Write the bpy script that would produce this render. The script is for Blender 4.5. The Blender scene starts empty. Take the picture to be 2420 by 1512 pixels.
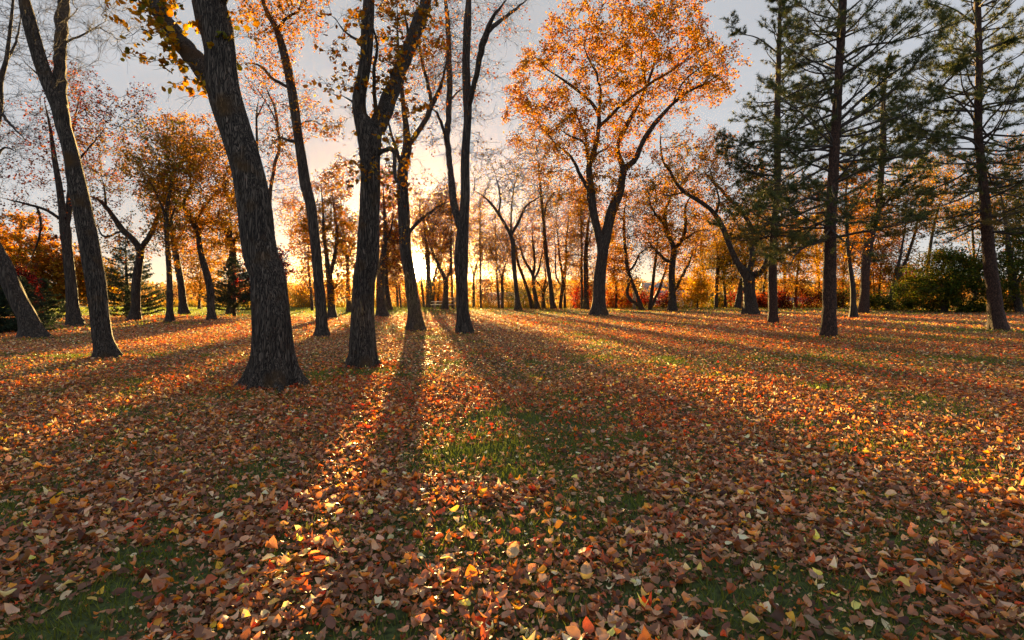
import bpy, math, random
import numpy as np
from mathutils import Vector
R = math.radians
rng = np.random.default_rng(11)
random.seed(11)
sc = bpy.context.scene
col = sc.collection

# ---------------------------------------------------------------- camera (image measured on a 2419 x 1512 sheet)
W, H, F = 2419.0, 1512.0, 1344.0
CX, CY, HOR, CAMZ = W/2, H/2, 694.5, 1.5
PITCH = math.atan((CY-HOR)/F)
cam = bpy.data.cameras.new('camera'); co = bpy.data.objects.new('camera', cam); col.objects.link(co)
cam.sensor_width = 36; cam.lens = 36*F/W; cam.clip_end = 6000; cam.clip_start = .05
co.location = (0, 0, CAMZ); co.rotation_euler = (math.pi/2-PITCH, 0, 0)
sc.camera = co

# ---------------------------------------------------------------- light
SUN_AZ = math.atan((985-CX)/F)          # left of the view axis
SUN_EL = R(5.0)
DISC_EL = R(2.45)
sdir = Vector((math.sin(SUN_AZ)*math.cos(SUN_EL), math.cos(SUN_AZ)*math.cos(SUN_EL), math.sin(SUN_EL)))
DISC_AZ = math.atan((995-CX)/F)
ddir = Vector((math.sin(DISC_AZ)*math.cos(DISC_EL), math.cos(DISC_AZ)*math.cos(DISC_EL), math.sin(DISC_EL)))
sl = bpy.data.lights.new('sun', 'SUN'); sl.energy = 5.0; sl.angle = R(.6); sl.color = (1, .64, .22)
so = bpy.data.objects.new('sun', sl); col.objects.link(so)
so.rotation_euler = sdir.to_track_quat('Z', 'Y').to_euler()
w = bpy.data.worlds.new('World'); sc.world = w; w.use_nodes = True
nt = w.node_tree; N = nt.nodes; L = nt.links
for n in list(N): N.remove(n)
out = N.new('ShaderNodeOutputWorld')
sky = N.new('ShaderNodeTexSky'); sky.sky_type = 'NISHITA'; sky.sun_disc = False
sky.sun_elevation = SUN_EL; sky.sun_rotation = SUN_AZ; sky.air_density = .5; sky.dust_density = .1; sky.ozone_density = 1.0
bg = N.new('ShaderNodeBackground'); bg.inputs[1].default_value = .0025; L.new(sky.outputs[0], bg.inputs[0])
# thin high cloud veil and the aureole round the setting sun: both part of the sky
tc = N.new('ShaderNodeTexCoord')
def vm(op, a, b=None):
    n = N.new('ShaderNodeVectorMath'); n.operation = op
    L.new(a, n.inputs[0])
    if b is not None:
        if isinstance(b, tuple): n.inputs[1].default_value = b
        else: L.new(b, n.inputs[1])
    return n
def mt(op, a, b=None, c=None, clamp=False):
    n = N.new('ShaderNodeMath'); n.operation = op; n.use_clamp = clamp
    for i, v in enumerate((a, b, c)):
        if v is None: continue
        if isinstance(v, (int, float)): n.inputs[i].default_value = v
        else: L.new(v, n.inputs[i])
    return n.outputs[0]
dn = vm('NORMALIZE', tc.outputs['Generated'])
dot = vm('DOT_PRODUCT', dn.outputs[0], tuple(ddir)).outputs['Value']
ang = mt('ARCCOSINE', mt('MINIMUM', dot, .9999999))          # angle from the sun, radians
sep = N.new('ShaderNodeSeparateXYZ'); L.new(dn.outputs[0], sep.inputs[0]); elz = mt('MAXIMUM', sep.outputs[2], 0.0)
def ex(a, s, k): return mt('MULTIPLY', mt('EXPONENT', mt('MULTIPLY', a, -1.0/s)), k)
nz = N.new('ShaderNodeTexNoise'); nz.inputs['Scale'].default_value = 2.2; nz.inputs['Detail'].default_value = 5
mp = N.new('ShaderNodeMapping'); mp.inputs['Scale'].default_value = (1, 1, 3.5); L.new(dn.outputs[0], mp.inputs[0]); L.new(mp.outputs[0], nz.inputs['Vector'])
def addcol(colr, facsock):
    m = N.new('ShaderNodeMix'); m.data_type = 'RGBA'; m.blend_type = 'MULTIPLY'; m.inputs[0].default_value = 1
    m.inputs[6].default_value = (*colr, 1); L.new(facsock, m.inputs[7]); return m.outputs[2]
veil = mt('MULTIPLY_ADD', nz.outputs[0], .55, .72)
cloudy = mt('MULTIPLY', mt('SUBTRACT', nz.outputs[0], .50, None, True), 2.0)
VEIL = .060
thin = mt('SUBTRACT', 1.0, mt('MULTIPLY', ex(elz, .10, .78), ex(ang, .8, 1.0)))
parts = [addcol((.55, .80, 1.3), mt('MULTIPLY', mt('SUBTRACT', ang, .45, None, True), .020)),
         addcol((.975, .98, .99), mt('MULTIPLY', mt('MULTIPLY', veil, VEIL), thin)),
         addcol((1, .93, .80), mt('MULTIPLY', mt('MULTIPLY', ex(elz, .30, .010), ex(ang, .7, 1.0)), veil)),
         addcol((1, .74, .36), mt('MULTIPLY', ex(elz, .09, .085), ex(ang, .8, 1.0))),
         addcol((1, .55, .12), ex(ang, .055, .10)),
         addcol((1, .70, .30), ex(ang, .0062, 90.0))]
acc = parts[0]
for p in parts[1:]:
    a = N.new('ShaderNodeMix'); a.data_type = 'RGBA'; a.blend_type = 'ADD'; a.inputs[0].default_value = 1
    L.new(acc, a.inputs[6]); L.new(p, a.inputs[7]); acc = a.outputs[2]
bg2 = N.new('ShaderNodeBackground'); bg2.inputs[1].default_value = 1.0; L.new(acc, bg2.inputs[0])
ad = N.new('ShaderNodeAddShader'); L.new(bg.outputs[0], ad.inputs[0]); L.new(bg2.outputs[0], ad.inputs[1]); L.new(ad.outputs[0], out.inputs[0])
sc.view_settings.view_transform = 'Standard'; sc.view_settings.look = 'None'; sc.view_settings.exposure = 3.15; sc.view_settings.gamma = 1
sc.cycles.max_bounces = 6; sc.cycles.diffuse_bounces = 3; sc.cycles.transmission_bounces = 4; sc.cycles.volume_bounces = 0
sc.cycles.sample_clamp_indirect = 6

# ---------------------------------------------------------------- noise, ground shape
def h3(i, j, k, s):
    n = (i*374761393 + j*668265263 + k*2147483647 + s*1274126177) & 0xffffffff
    n = ((n ^ (n >> 13))*1103515245) & 0xffffffff
    n = ((n ^ (n >> 15))*2246822519) & 0xffffffff
    return ((n ^ (n >> 16)) & 0xffff)/65535.0
def noise(p, s=0):
    p = np.atleast_2d(np.asarray(p, float))
    if p.shape[1] == 2: p = np.c_[p, np.zeros(len(p))]
    i = np.floor(p).astype(np.int64); f = p-i; f = f*f*(3-2*f); r = 0
    for a in (0, 1):
        for b in (0, 1):
            for c in (0, 1):
                wgt = (f[:,0] if a else 1-f[:,0])*(f[:,1] if b else 1-f[:,1])*(f[:,2] if c else 1-f[:,2])
                r = r+wgt*h3(i[:,0]+a, i[:,1]+b, i[:,2]+c, s)
    return r
def fbm(p, s=0, o=3):
    p = np.asarray(p, float); r = 0; t = 0
    for k in range(o): r = r+noise(p*2**k, s+k)*.5**k; t += .5**k
    return r/t
def sst(a, b, x): t = np.clip((x-a)/(b-a), 0, 1); return t*t*(3-2*t)
def edge(x): return 62+5*(noise(np.c_[x/23, x*0+.5], 5)-.5)+np.where(x < -12, np.minimum((-12-x)*.15, 8), 0)
def gh(x, y):
    x = np.atleast_1d(np.asarray(x, float)); y = np.atleast_1d(np.asarray(y, float))
    p = np.c_[x, y]
    z = .16*(noise(p/11, 3)-.5)*sst(2, 14, y)+.03*(noise(p/2.3, 4)-.5)
    e = edge(x)
    z = z-5.0*sst(0, 34, y-e-1)
    hill = sst(210, 520, y)
    z = z+hill*(5+9*(fbm(p/170, 9)))*np.where(x < -60, np.clip(1.05+(x+60)/500, .5, 1), 1)
    return z
G0 = float(gh(0, 0)[0])

# ---------------------------------------------------------------- pixel -> place
cp, sp = math.cos(PITCH), math.sin(PITCH)
def ray(x, y):
    dx = (x-CX)/F; dy = -(y-CY)/F
    return np.array([dx, cp+dy*sp, dy*cp-sp])
def at(x, y, Y):
    d = ray(x, y); return np.array([0, 0, CAMZ])+d*(Y/d[1])
def ground_at(x, y):
    d = ray(x, y); Y = 20.
    for k in range(40):
        p = at(x, y, Y); g = float(gh(p[0], p[1])[0]); t = (CAMZ-g)/max(-d[2]/d[1], 1e-4); Y = .5*Y+.5*min(t, 70)
    return Y
def on_ground(x, Y):
    X = (x-CX)/F*Y/ (cp) ; return np.array([X, Y, float(gh(X, Y)[0])])

# ---------------------------------------------------------------- mesh helpers
def mkmesh(name, V, Fs, mat, parent=None, loc=(0, 0, 0), colors=None, smooth=True, attrs=None):
    V = np.asarray(V, np.float32).reshape(-1, 3)-np.asarray(loc, np.float32)
    if not isinstance(Fs, list): Fs = [Fs]
    Fs = [np.asarray(f, np.int32) for f in Fs if len(f)]
    me = bpy.data.meshes.new(name)
    me.vertices.add(len(V)); me.vertices.foreach_set('co', V.ravel())
    idx = np.concatenate([f.ravel() for f in Fs]); tot = np.concatenate([np.full(len(f), f.shape[1], np.int32) for f in Fs])
    me.loops.add(len(idx)); me.loops.foreach_set('vertex_index', idx)
    me.polygons.add(len(tot)); st = np.concatenate([[0], np.cumsum(tot)[:-1]]).astype(np.int32)
    me.polygons.foreach_set('loop_start', st)
    try: me.polygons.foreach_set('loop_total', tot)
    except Exception: pass
    if smooth: me.polygons.foreach_set('use_smooth', np.ones(len(tot), bool))
    if colors is not None:
        a = me.color_attributes.new('col', 'FLOAT_COLOR', 'POINT')
        c = np.c_[colors, np.ones(len(colors))].astype(np.float32); a.data.foreach_set('color', c.ravel())
    for k, v in (attrs or {}).items():
        a = me.attributes.new(k, 'FLOAT', 'POINT'); a.data.foreach_set('value', np.asarray(v, np.float32))
    me.update(calc_edges=True)
    me.materials.append(mat)
    o = bpy.data.objects.new(name, me); col.objects.link(o)
    if parent is not None: o.parent = parent
    else: o.location = loc
    return o
def tag(o, label=None, cat=None, group=None, kind=None):
    if label: o['label'] = label
    if cat: o['category'] = cat
    if group: o['group'] = group
    if kind: o['kind'] = kind
    return o
def thing(name, label, cat, loc, group=None):
    o = bpy.data.objects.new(name, None); col.objects.link(o); o.location = [float(v) for v in loc]; o.empty_display_size = .3
    return tag(o, label, cat, group)
def norm(v): return v/np.maximum(np.linalg.norm(v, axis=-1, keepdims=True), 1e-9)

# ---------------------------------------------------------------- materials
def newmat(name):
    m = bpy.data.materials.new(name); m.use_nodes = True; nt = m.node_tree
    for n in list(nt.nodes): nt.nodes.remove(n)
    o = nt.nodes.new('ShaderNodeOutputMaterial'); return m, nt.nodes, nt.links, o
def leafmat(name, trans=.5, tint=(1.25, 1.0, .7), rough=.55, spec=.35):
    m, N, L, o = newmat(name)
    a = N.new('ShaderNodeAttribute'); a.attribute_name = 'col'
    p = N.new('ShaderNodeBsdfPrincipled'); p.inputs['Roughness'].default_value = rough; p.inputs['Specular IOR Level'].default_value = spec
    L.new(a.outputs['Color'], p.inputs['Base Color'])
    t = N.new('ShaderNodeBsdfTranslucent'); mu = N.new('ShaderNodeMix'); mu.data_type = 'RGBA'; mu.blend_type = 'MULTIPLY'; mu.inputs[0].default_value = 1
    mu.inputs[7].default_value = (*tint, 1); mu.clamp_result = True; L.new(a.outputs['Color'], mu.inputs[6]); L.new(mu.outputs[2], t.inputs[0])
    mx = N.new('ShaderNodeMixShader'); mx.inputs[0].default_value = trans
    L.new(p.outputs[0], mx.inputs[1]); L.new(t.outputs[0], mx.inputs[2]); L.new(mx.outputs[0], o.inputs[0])
    return m
M_leaf = leafmat('autumn_leaf', .36, (1.45, 1.1, .4), .7, .08)
M_litter = leafmat('fallen_leaf', .45, (1.5, 1.05, .4), .5, .5)
M_grass = leafmat('grass_blade', .5, (1.6, 1.5, .6), .6, .3)
M_needle = leafmat('pine_needle', .3, (1.3, 1.2, .7), .6, .2)
def barkmat(name, c1, c2, scale=7, depth=.03, plate=False, moss=None):
    m, N, L, o = newmat(name)
    tcn = N.new('ShaderNodeTexCoord'); mp = N.new('ShaderNodeMapping'); mp.inputs['Scale'].default_value = (1, 1, .085 if not plate else .4)
    L.new(tcn.outputs['Object'], mp.inputs[0])
    n1 = N.new('ShaderNodeTexNoise'); n1.inputs['Scale'].default_value = scale*2.2; n1.inputs['Detail'].default_value = 6; n1.inputs['Distortion'].default_value = .6
    v = N.new('ShaderNodeTexVoronoi'); v.feature = 'DISTANCE_TO_EDGE'; v.inputs['Scale'].default_value = scale*2.6
    md = N.new('ShaderNodeMix'); md.data_type = 'RGBA'; md.blend_type = 'LINEAR_LIGHT'; md.inputs[0].default_value = .13
    L.new(mp.outputs[0], md.inputs[6]); L.new(n1.outputs['Color'], md.inputs[7])
    L.new(mp.outputs[0], n1.inputs['Vector']); L.new(md.outputs[2], v.inputs['Vector'])
    n2 = N.new('ShaderNodeTexNoise'); n2.inputs['Scale'].default_value = 1.7; n2.inputs['Detail'].default_value = 3; L.new(tcn.outputs['Object'], n2.inputs['Vector'])
    cr = N.new('ShaderNodeMapRange'); cr.inputs['From Max'].default_value = .22; L.new(v.outputs[0], cr.inputs[0])
    mm = N.new('ShaderNodeMath'); mm.operation = 'MULTIPLY'; L.new(cr.outputs[0], mm.inputs[0]); L.new(n1.outputs[0], mm.inputs[1])
    cm = N.new('ShaderNodeMix'); cm.data_type = 'RGBA'; cm.inputs[6].default_value = (*c1, 1); cm.inputs[7].default_value = (*c2, 1)
    ma = N.new('ShaderNodeMapRange'); ma.inputs['From Min'].default_value = .05; ma.inputs['From Max'].default_value = .55; L.new(mm.outputs[0], ma.inputs[0]); L.new(ma.outputs[0], cm.inputs[0])
    c = cm.outputs[2]
    if moss:
        r2 = N.new('ShaderNodeMapRange'); r2.inputs['From Min'].default_value = .56; r2.inputs['From Max'].default_value = .70; L.new(n2.outputs[0], r2.inputs[0])
        c3 = N.new('ShaderNodeMix'); c3.data_type = 'RGBA'; L.new(r2.outputs[0], c3.inputs[0]); L.new(c, c3.inputs[6]); c3.inputs[7].default_value = (*moss, 1); c = c3.outputs[2]
    p = N.new('ShaderNodeBsdfPrincipled'); p.inputs['Roughness'].default_value = .85; p.inputs['Specular IOR Level'].default_value = .25; L.new(c, p.inputs['Base Color'])
    b = N.new('ShaderNodeBump'); b.inputs['Strength'].default_value = 1; b.inputs['Distance'].default_value = depth; L.new(mm.outputs[0], b.inputs['Height']); L.new(b.outputs[0], p.inputs['Normal'])
    L.new(p.outputs[0], o.inputs[0]); return m
B_dark = barkmat('furrowed_bark', (.012, .009, .008), (.14, .112, .088), 9, .07, moss=(.10, .055, .02))
B_mid = barkmat('grey_bark', (.014, .011, .009), (.085, .066, .052), 6, .03)
B_pine = barkmat('flaky_pine_bark', (.018, .011, .009), (.10, .052, .036), 6, .03, True)
def flat(name, c, rough=.8, bump=0, sc_=20, var=.25):
    m, N, L, o = newmat(name)
    p = N.new('ShaderNodeBsdfPrincipled'); p.inputs['Roughness'].default_value = rough
    n = N.new('ShaderNodeTexNoise'); n.inputs['Scale'].default_value = sc_; n.inputs['Detail'].default_value = 4
    t = N.new('ShaderNodeTexCoord'); L.new(t.outputs['Object'], n.inputs['Vector'])
    mx = N.new('ShaderNodeMix'); mx.data_type = 'RGBA'; L.new(n.outputs[0], mx.inputs[0])
    mx.inputs[6].default_value = (*[v*(1-var) for v in c], 1); mx.inputs[7].default_value = (*[v*(1+var) for v in c], 1)
    L.new(mx.outputs[2], p.inputs['Base Color']); L.new(p.outputs[0], o.inputs[0]); return m
M_twig = flat('twig_bark', (.035, .027, .022), .9)

# ---------------------------------------------------------------- ground
def grass_spots():
    # places on the ground where the lawn shows between the leaves
    S = []
    for (x, y, rx, ry, k) in [(610,935,130,20,1.0),(730,905,70,16,1.0),(850,885,80,10,.8),(985,905,40,40,.3),(1110,985,80,18,.5),(1250,900,110,16,.7),(1330,945,100,18,.7),
        (1390,990,110,26,.75),(1490,1045,90,24,.6),(1560,1090,60,20,.4),(1180,1095,50,16,.35),(100,1375,70,16,.4),(900,1385,40,20,.45),(40,1210,60,20,.2),(1640,1130,80,20,.3),
        (1960,1010,150,18,.5),(2100,1060,150,20,.5),(2240,1190,100,34,.6),(2330,1110,100,30,.5),(2050,830,160,8,.8),(2300,850,150,10,.7),(1700,810,120,7,.6),(1600,860,120,10,.5),(1500,760,120,4,.7),(1250,745,120,4,.7),(1900,850,170,16,.6),(2180,800,260,12,.7),(2320,780,150,9,.7),(1960,800,90,8,.6),
        (260,850,60,10,.8),(90,800,80,8,.7),(180,770,60,6,.6),(980,785,60,9,.6),(1100,792,60,8,.6),(760,800,60,8,.7),(1415,748,50,5,.7),(430,960,90,20,.4),(1350,1250,90,26,.4),(600,1120,120,24,.45),(760,1260,100,26,.4),(250,1060,110,18,.4)]:
        Y = CAMZ*F/(y-HOR); Y1 = CAMZ*F/(y+ry-HOR); Y0 = CAMZ*F/(y-ry-HOR)
        S.append(((x-CX)/F*Y, Y, rx/F*Y, (Y0-Y1)/2, k))
    return S
SPOTS = grass_spots()
def litter(x, y):
    """0..1 : how much of the lawn is hidden by fallen leaves"""
    p = np.c_[x, y]
    n = fbm(p/np.array([2.6, 2.6]), 21, 3)+.5*(noise(p/.7, 31)-.5)
    c = .97-.55*sst(.62, .84, n)-.45*sst(.60, .76, fbm(p/.45, 23, 2))
    for (sx, sy, rx, ry, k) in SPOTS:
        d = ((x-sx)/rx)**2+((y-sy)/ry)**2
        c = c*(1-k*np.exp(-d*1.1)*(.45+.65*noise(p/.35, 41)))
    far = sst(34, 56, y)
    c = c*(1-far*(.30+.55*noise(p/np.array([9, 3]), 51)))
    left = sst(-6, -9, x)*sst(33, 41, y)
    c = c*(1-left*.85)
    return np.clip(c, 0, 1)
ys = np.concatenate([np.linspace(-14, 0, 15)[:-1], np.linspace(0, 24, 140)[:-1], np.linspace(24, 66, 110)[:-1], np.linspace(66, 130, 40)[:-1], np.linspace(130, 620, 110)[:-1], np.linspace(620, 2500, 16)])
t = np.linspace(-1, 1, 321); xs = np.sign(t)*(30*np.abs(t)+1900*np.abs(t)**6)
gx, gy = np.meshgrid(xs, ys); X, Yg = gx.ravel(), gy.ravel(); Z = gh(X, Yg)
nx, ny = len(xs), len(ys); I = (np.arange(ny-1)[:,None]*nx+np.arange(nx-1)[None]).ravel()
FQ = np.c_[I, I+1, I+nx+1, I+nx]
m, N, L, o = newmat('lawn_under_leaves')
tcn = N.new('ShaderNodeTexCoord'); at_ = N.new('ShaderNodeAttribute'); at_.attribute_name = 'litter'; af = N.new('ShaderNodeAttribute'); af.attribute_name = 'field'
mpn = N.new('ShaderNodeMapping'); mpn.inputs['Scale'].default_value = (1, 1, 1); L.new(tcn.outputs['Object'], mpn.inputs[0])
v = N.new('ShaderNodeTexVoronoi'); v.inputs['Scale'].default_value = 15; L.new(mpn.outputs[0], v.inputs['Vector'])
ramp = N.new('ShaderNodeValToRGB'); L.new(v.outputs['Color'], ramp.inputs[0])
e = ramp.color_ramp.elements; e[0].position = 0; e[0].color = (.07, .035, .022, 1); e[1].position = 1; e[1].color = (.42, .20, .05, 1)
for pos, c in ((.3, (.16, .08, .05)), (.5, (.24, .13, .08)), (.68, (.34, .20, .13)), (.82, (.36, .11, .03))):
    q = ramp.color_ramp.elements.new(pos); q.color = (*c, 1)
gn = N.new('ShaderNodeTexNoise'); gn.inputs['Scale'].default_value = 26; gn.inputs['Detail'].default_value = 6; L.new(tcn.outputs['Object'], gn.inputs['Vector'])
gr = N.new('ShaderNodeValToRGB'); L.new(gn.outputs[0], gr.inputs[0]); e = gr.color_ramp.elements; e[0].position = .3; e[0].color = (.018, .026, .010, 1); e[1].position = .75; e[1].color = (.075, .10, .028, 1)
sb = N.new('ShaderNodeMath'); sb.operation = 'SUBTRACT'; L.new(at_.outputs['Fac'], sb.inputs[0]); L.new(v.outputs['Distance'], sb.inputs[1])
mr = N.new('ShaderNodeMapRange'); mr.inputs['From Min'].default_value = .05; mr.inputs['From Max'].default_value = .3; L.new(sb.outputs[0], mr.inputs[0])
mx = N.new('ShaderNodeMix'); mx.data_type = 'RGBA'; L.new(mr.outputs[0], mx.inputs[0]); L.new(gr.outputs[0], mx.inputs[6]); L.new(ramp.outputs[0], mx.inputs[7])
fn = N.new('ShaderNodeTexNoise'); fn.inputs['Scale'].default_value = .05; fn.inputs['Detail'].default_value = 5; L.new(tcn.outputs['Object'], fn.inputs['Vector'])
fr = N.new('ShaderNodeValToRGB'); L.new(fn.outputs[0], fr.inputs[0]); e = fr.color_ramp.elements; e[0].position = .3; e[0].color = (.10, .11, .045, 1); e[1].position = .7; e[1].color = (.20, .16, .08, 1)
m2 = N.new('ShaderNodeMix'); m2.data_type = 'RGBA'; L.new(af.outputs['Fac'], m2.inputs[0]); L.new(mx.outputs[2], m2.inputs[6]); L.new(fr.outputs[0], m2.inputs[7])
p = N.new('ShaderNodeBsdfPrincipled'); p.inputs['Roughness'].default_value = .9; p.inputs['Specular IOR Level'].default_value = .15; L.new(m2.outputs[2], p.inputs['Base Color'])
b = N.new('ShaderNodeBump'); b.inputs['Strength'].default_value = .7; b.inputs['Distance'].default_value = .03; L.new(v.outputs['Distance'], b.inputs['Height']); L.new(b.outputs[0], p.inputs['Normal']); L.new(p.outputs[0], o.inputs[0])
g = mkmesh('ground', np.c_[X, Yg, Z], FQ, m, attrs={'litter': litter(X, Yg)*(.12+.88*sst(9, 26, Yg)), 'field': sst(0, 6, Yg-edge(X)-2)}); tag(g, kind='structure')

# ---------------------------------------------------------------- leaves as geometry
LT_V = np.array([[0,0,0],[-.36,.16,.04],[0,.18,-.03],[.36,.16,.04],[-.50,.42,.06],[0,.44,-.05],[.50,.42,.06],[-.36,.72,.05],[0,.74,-.04],[.36,.72,.05],[0,1,0.03]], float); LT_V[:,1] -= .5
LT_Q = np.array([[1,2,5,4],[2,3,6,5],[4,5,8,7],[5,6,9,8]]); LT_T = np.array([[0,2,1],[0,3,2],[7,8,10],[8,9,10]])
KT_V = np.array([[0,-.5,0],[.5,-.05,.06],[0,.5,0],[-.5,-.05,.06]], float); KT_T = np.array([[0,1,2],[0,2,3]])
def place(P, size, tilt, kind='near', curl=.5, up=None, width=.6, r=rng, hang=False):
    """array of leaves -> verts, faces; P (n,3), size (n,)"""
    n = len(P); T = LT_V if kind == 'near' else KT_V; k = len(T)
    yaw = r.uniform(0, 2*math.pi, n); ti = np.abs(r.normal(0, 1, n))*tilt if not hang else r.uniform(0, math.pi, n); ax = r.uniform(0, 2*math.pi, n)
    V = np.repeat(T[None], n, 0).copy()
    wd = width*r.uniform(.7, 1.2, n); V[:,:,0] *= wd[:,None]
    cu = r.normal(0, curl, n); cv = r.normal(0, curl, n)
    V[:,:,2] += cu[:,None]*(V[:,:,1]**2)*1.5+cv[:,None]*(V[:,:,0]**2)*2.4+r.normal(0, .05, (n, k))
    V *= size[:,None,None]
    c, s = np.cos(yaw), np.sin(yaw); x = V[:,:,0]*c[:,None]-V[:,:,1]*s[:,None]; y = V[:,:,0]*s[:,None]+V[:,:,1]*c[:,None]; V[:,:,0], V[:,:,1] = x, y
    # tilt about horizontal axis ax (Rodrigues)
    u = np.c_[np.cos(ax), np.sin(ax), 0*ax]; ct, st = np.cos(ti)[:,None,None], np.sin(ti)[:,None,None]
    ub = np.repeat(u[:,None,:], k, 1); V = V*ct+np.cross(ub, V)*st+ub*np.sum(ub*V, 2, keepdims=True)*(1-ct)
    V = V+P[:,None,:]
    off = (np.arange(n)*k)[:,None,None]
    if kind == 'near': Fs = [(LT_Q[None]+off).reshape(-1, 4), (LT_T[None]+off).reshape(-1, 3)]
    else: Fs = [(KT_T[None]+off).reshape(-1, 3)]
    return V, Fs
def merge(parts):
    V = []; D = {}; o = 0
    for v, fs in parts:
        v = v.reshape(-1, 3)
        for f in fs: D.setdefault(f.shape[1], []).append(f+o)
        V.append(v); o += len(v)
    return np.concatenate(V), [np.concatenate(x) for x in D.values()]
PAL_L = np.array([(.16,.075,.045),(.25,.13,.085),(.34,.20,.14),(.46,.31,.22),(.58,.44,.34),(.46,.17,.035),(.60,.30,.04),(.50,.07,.02),(.12,.05,.035),(.30,.09,.035),(.66,.46,.14)])
PW = np.array([.17,.22,.19,.12,.065,.05,.03,.02,.10,.05,.015]); PW /= PW.sum()
def litter_cols(n, k, P, r=rng):
    u = r.random(n); red = noise(P[:,:2]/3.5, 71)
    idx = np.searchsorted(np.cumsum(PW), u).clip(0, len(PAL_L)-1)
    sw = (r.random(n) < .35*sst(.5, .8, red)); idx[sw] = r.choice([5, 7, 9, 1], sw.sum())
    c = (PAL_L[idx]*1.55)**1.12*np.array([1.0, .97, .84])*r.uniform(.38, 1.55, (n, 1))*r.uniform(.92, 1.08, (n, 3))
    return np.repeat(c[:,None,:], k, 1)*(1+r.normal(0, .10, (n, k, 1)))
parts = []; cols = []
for (y0, y1, dens, kind, smin, smax) in ((1.5, 4.5, 3500, 'near', .020, .074), (4.5, 10, 2500, 'near', .021, .068), (10, 22, 760, 'far', .034, .078), (22, 40, 120, 'far', .07, .13), (40, 64, 26, 'far', .10, .17)):
    A = ((.95*y1+2)+(.95*y0+2))*(y1-y0); n = int(A*dens)
    yy = rng.uniform(y0, y1, int(n*1.0)); xx = rng.uniform(-1, 1, len(yy))*(.95*y1+2); keep = np.abs(xx) < .95*yy+2; xx, yy = xx[keep], yy[keep]
    keep = (rng.random(len(xx)) < litter(xx, yy)**1.3) & (yy < edge(xx)+1); xx, yy = xx[keep], yy[keep]; n = len(xx)
    size = rng.uniform(0, 1, n)**(3.0 if y1 < 11 else 2.2)*(smax*1.08-smin)+smin
    zz = gh(xx, yy)+rng.uniform(.002, .060, n)*np.clip(size/.06, .5, 1.5)
    P = np.c_[xx, yy, zz]; V, Fs = place(P, size, R(20), kind, .85 if kind == 'near' else .6, width=.62)
    V[:,:,2] = np.maximum(V[:,:,2], (zz-.03)[:,None]); parts.append((V, Fs)); cols.append(litter_cols(n, V.shape[1], P).reshape(-1, 3))
for (px, py, rr_) in ((645, 914, .55), (857, 867, .42), (256, 848, .42), (983, 782, .6), (1097, 788, .5), (760, 797, .5), (82, 798, .6), (1957, 796, .5)):
    Y_ = ground_at(px, py); c_ = on_ground(px, Y_); n = 900; q_ = rng.uniform(0, 6.283, n); d_ = rr_*(.75+np.abs(rng.normal(0, .55, n))); keep = noise(np.c_[np.cos(q_)*1.7+px, np.sin(q_)*1.7], 8) > .42
    q_, d_ = q_[keep], d_[keep]; P = np.c_[c_[0]+np.cos(q_)*d_, c_[1]+np.sin(q_)*d_, 0*q_]; P[:,2] = gh(P[:,0], P[:,1])+rng.uniform(.01, .09, len(P))*np.clip(1.6-d_/rr_, .15, 1)
    V, Fs = place(P, rng.uniform(.03, .08, len(P)), R(40), 'near', 1.0, width=.62); parts.append((V, Fs)); cols.append(litter_cols(len(P), V.shape[1], P).reshape(-1, 3))
V, Fs = merge(parts); o = mkmesh('fallen_leaves', V, Fs, M_litter, colors=np.clip(np.concatenate(cols), .01, .9)); tag(o, 'carpet of brown, tan and orange fallen leaves on the lawn', 'fallen leaves', kind='stuff')
# grass blades in the gaps
xs_, ys_, = [], []
for (y0, y1, dens) in ((1.6, 6, 2600), (6, 14, 900), (14, 30, 170), (30, 63, 26)):
    A = ((.95*y1+2)+(.95*y0+2))*(y1-y0); n = int(A*dens)
    yy = rng.uniform(y0, y1, n); xx = rng.uniform(-1, 1, n)*(.95*y1+2); k = (np.abs(xx) < .95*yy+2) & (rng.random(n) < (1-litter(xx, yy))**1.2+.03); xs_.append(xx[k]); ys_.append(yy[k])
xx = np.concatenate(xs_); yy = np.concatenate(ys_); n = len(xx); hgt = rng.uniform(.03, .075, n)*(1+yy/60); wd = .0028+yy*.00055; a = rng.uniform(0, math.pi, n)
P = np.c_[xx, yy, gh(xx, yy)]; d = np.c_[np.cos(a), np.sin(a), 0*a]*wd[:,None]; lean = np.c_[rng.normal(0, .5, (n, 2)), np.ones(n)]*hgt[:,None]
V = np.stack([P-d, P+d, P+lean], 1).reshape(-1, 3); c = np.array([.085, .13, .03])*rng.uniform(.5, 1.4, (n, 1))+np.array([.05, .02, 0])*rng.random((n, 1))
o = mkmesh('grass', V, np.arange(3*n).reshape(-1, 3), M_grass, colors=np.repeat(c, 3, 0)); tag(o, 'short green lawn grass showing between the fallen leaves', 'grass', kind='stuff')

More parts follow.
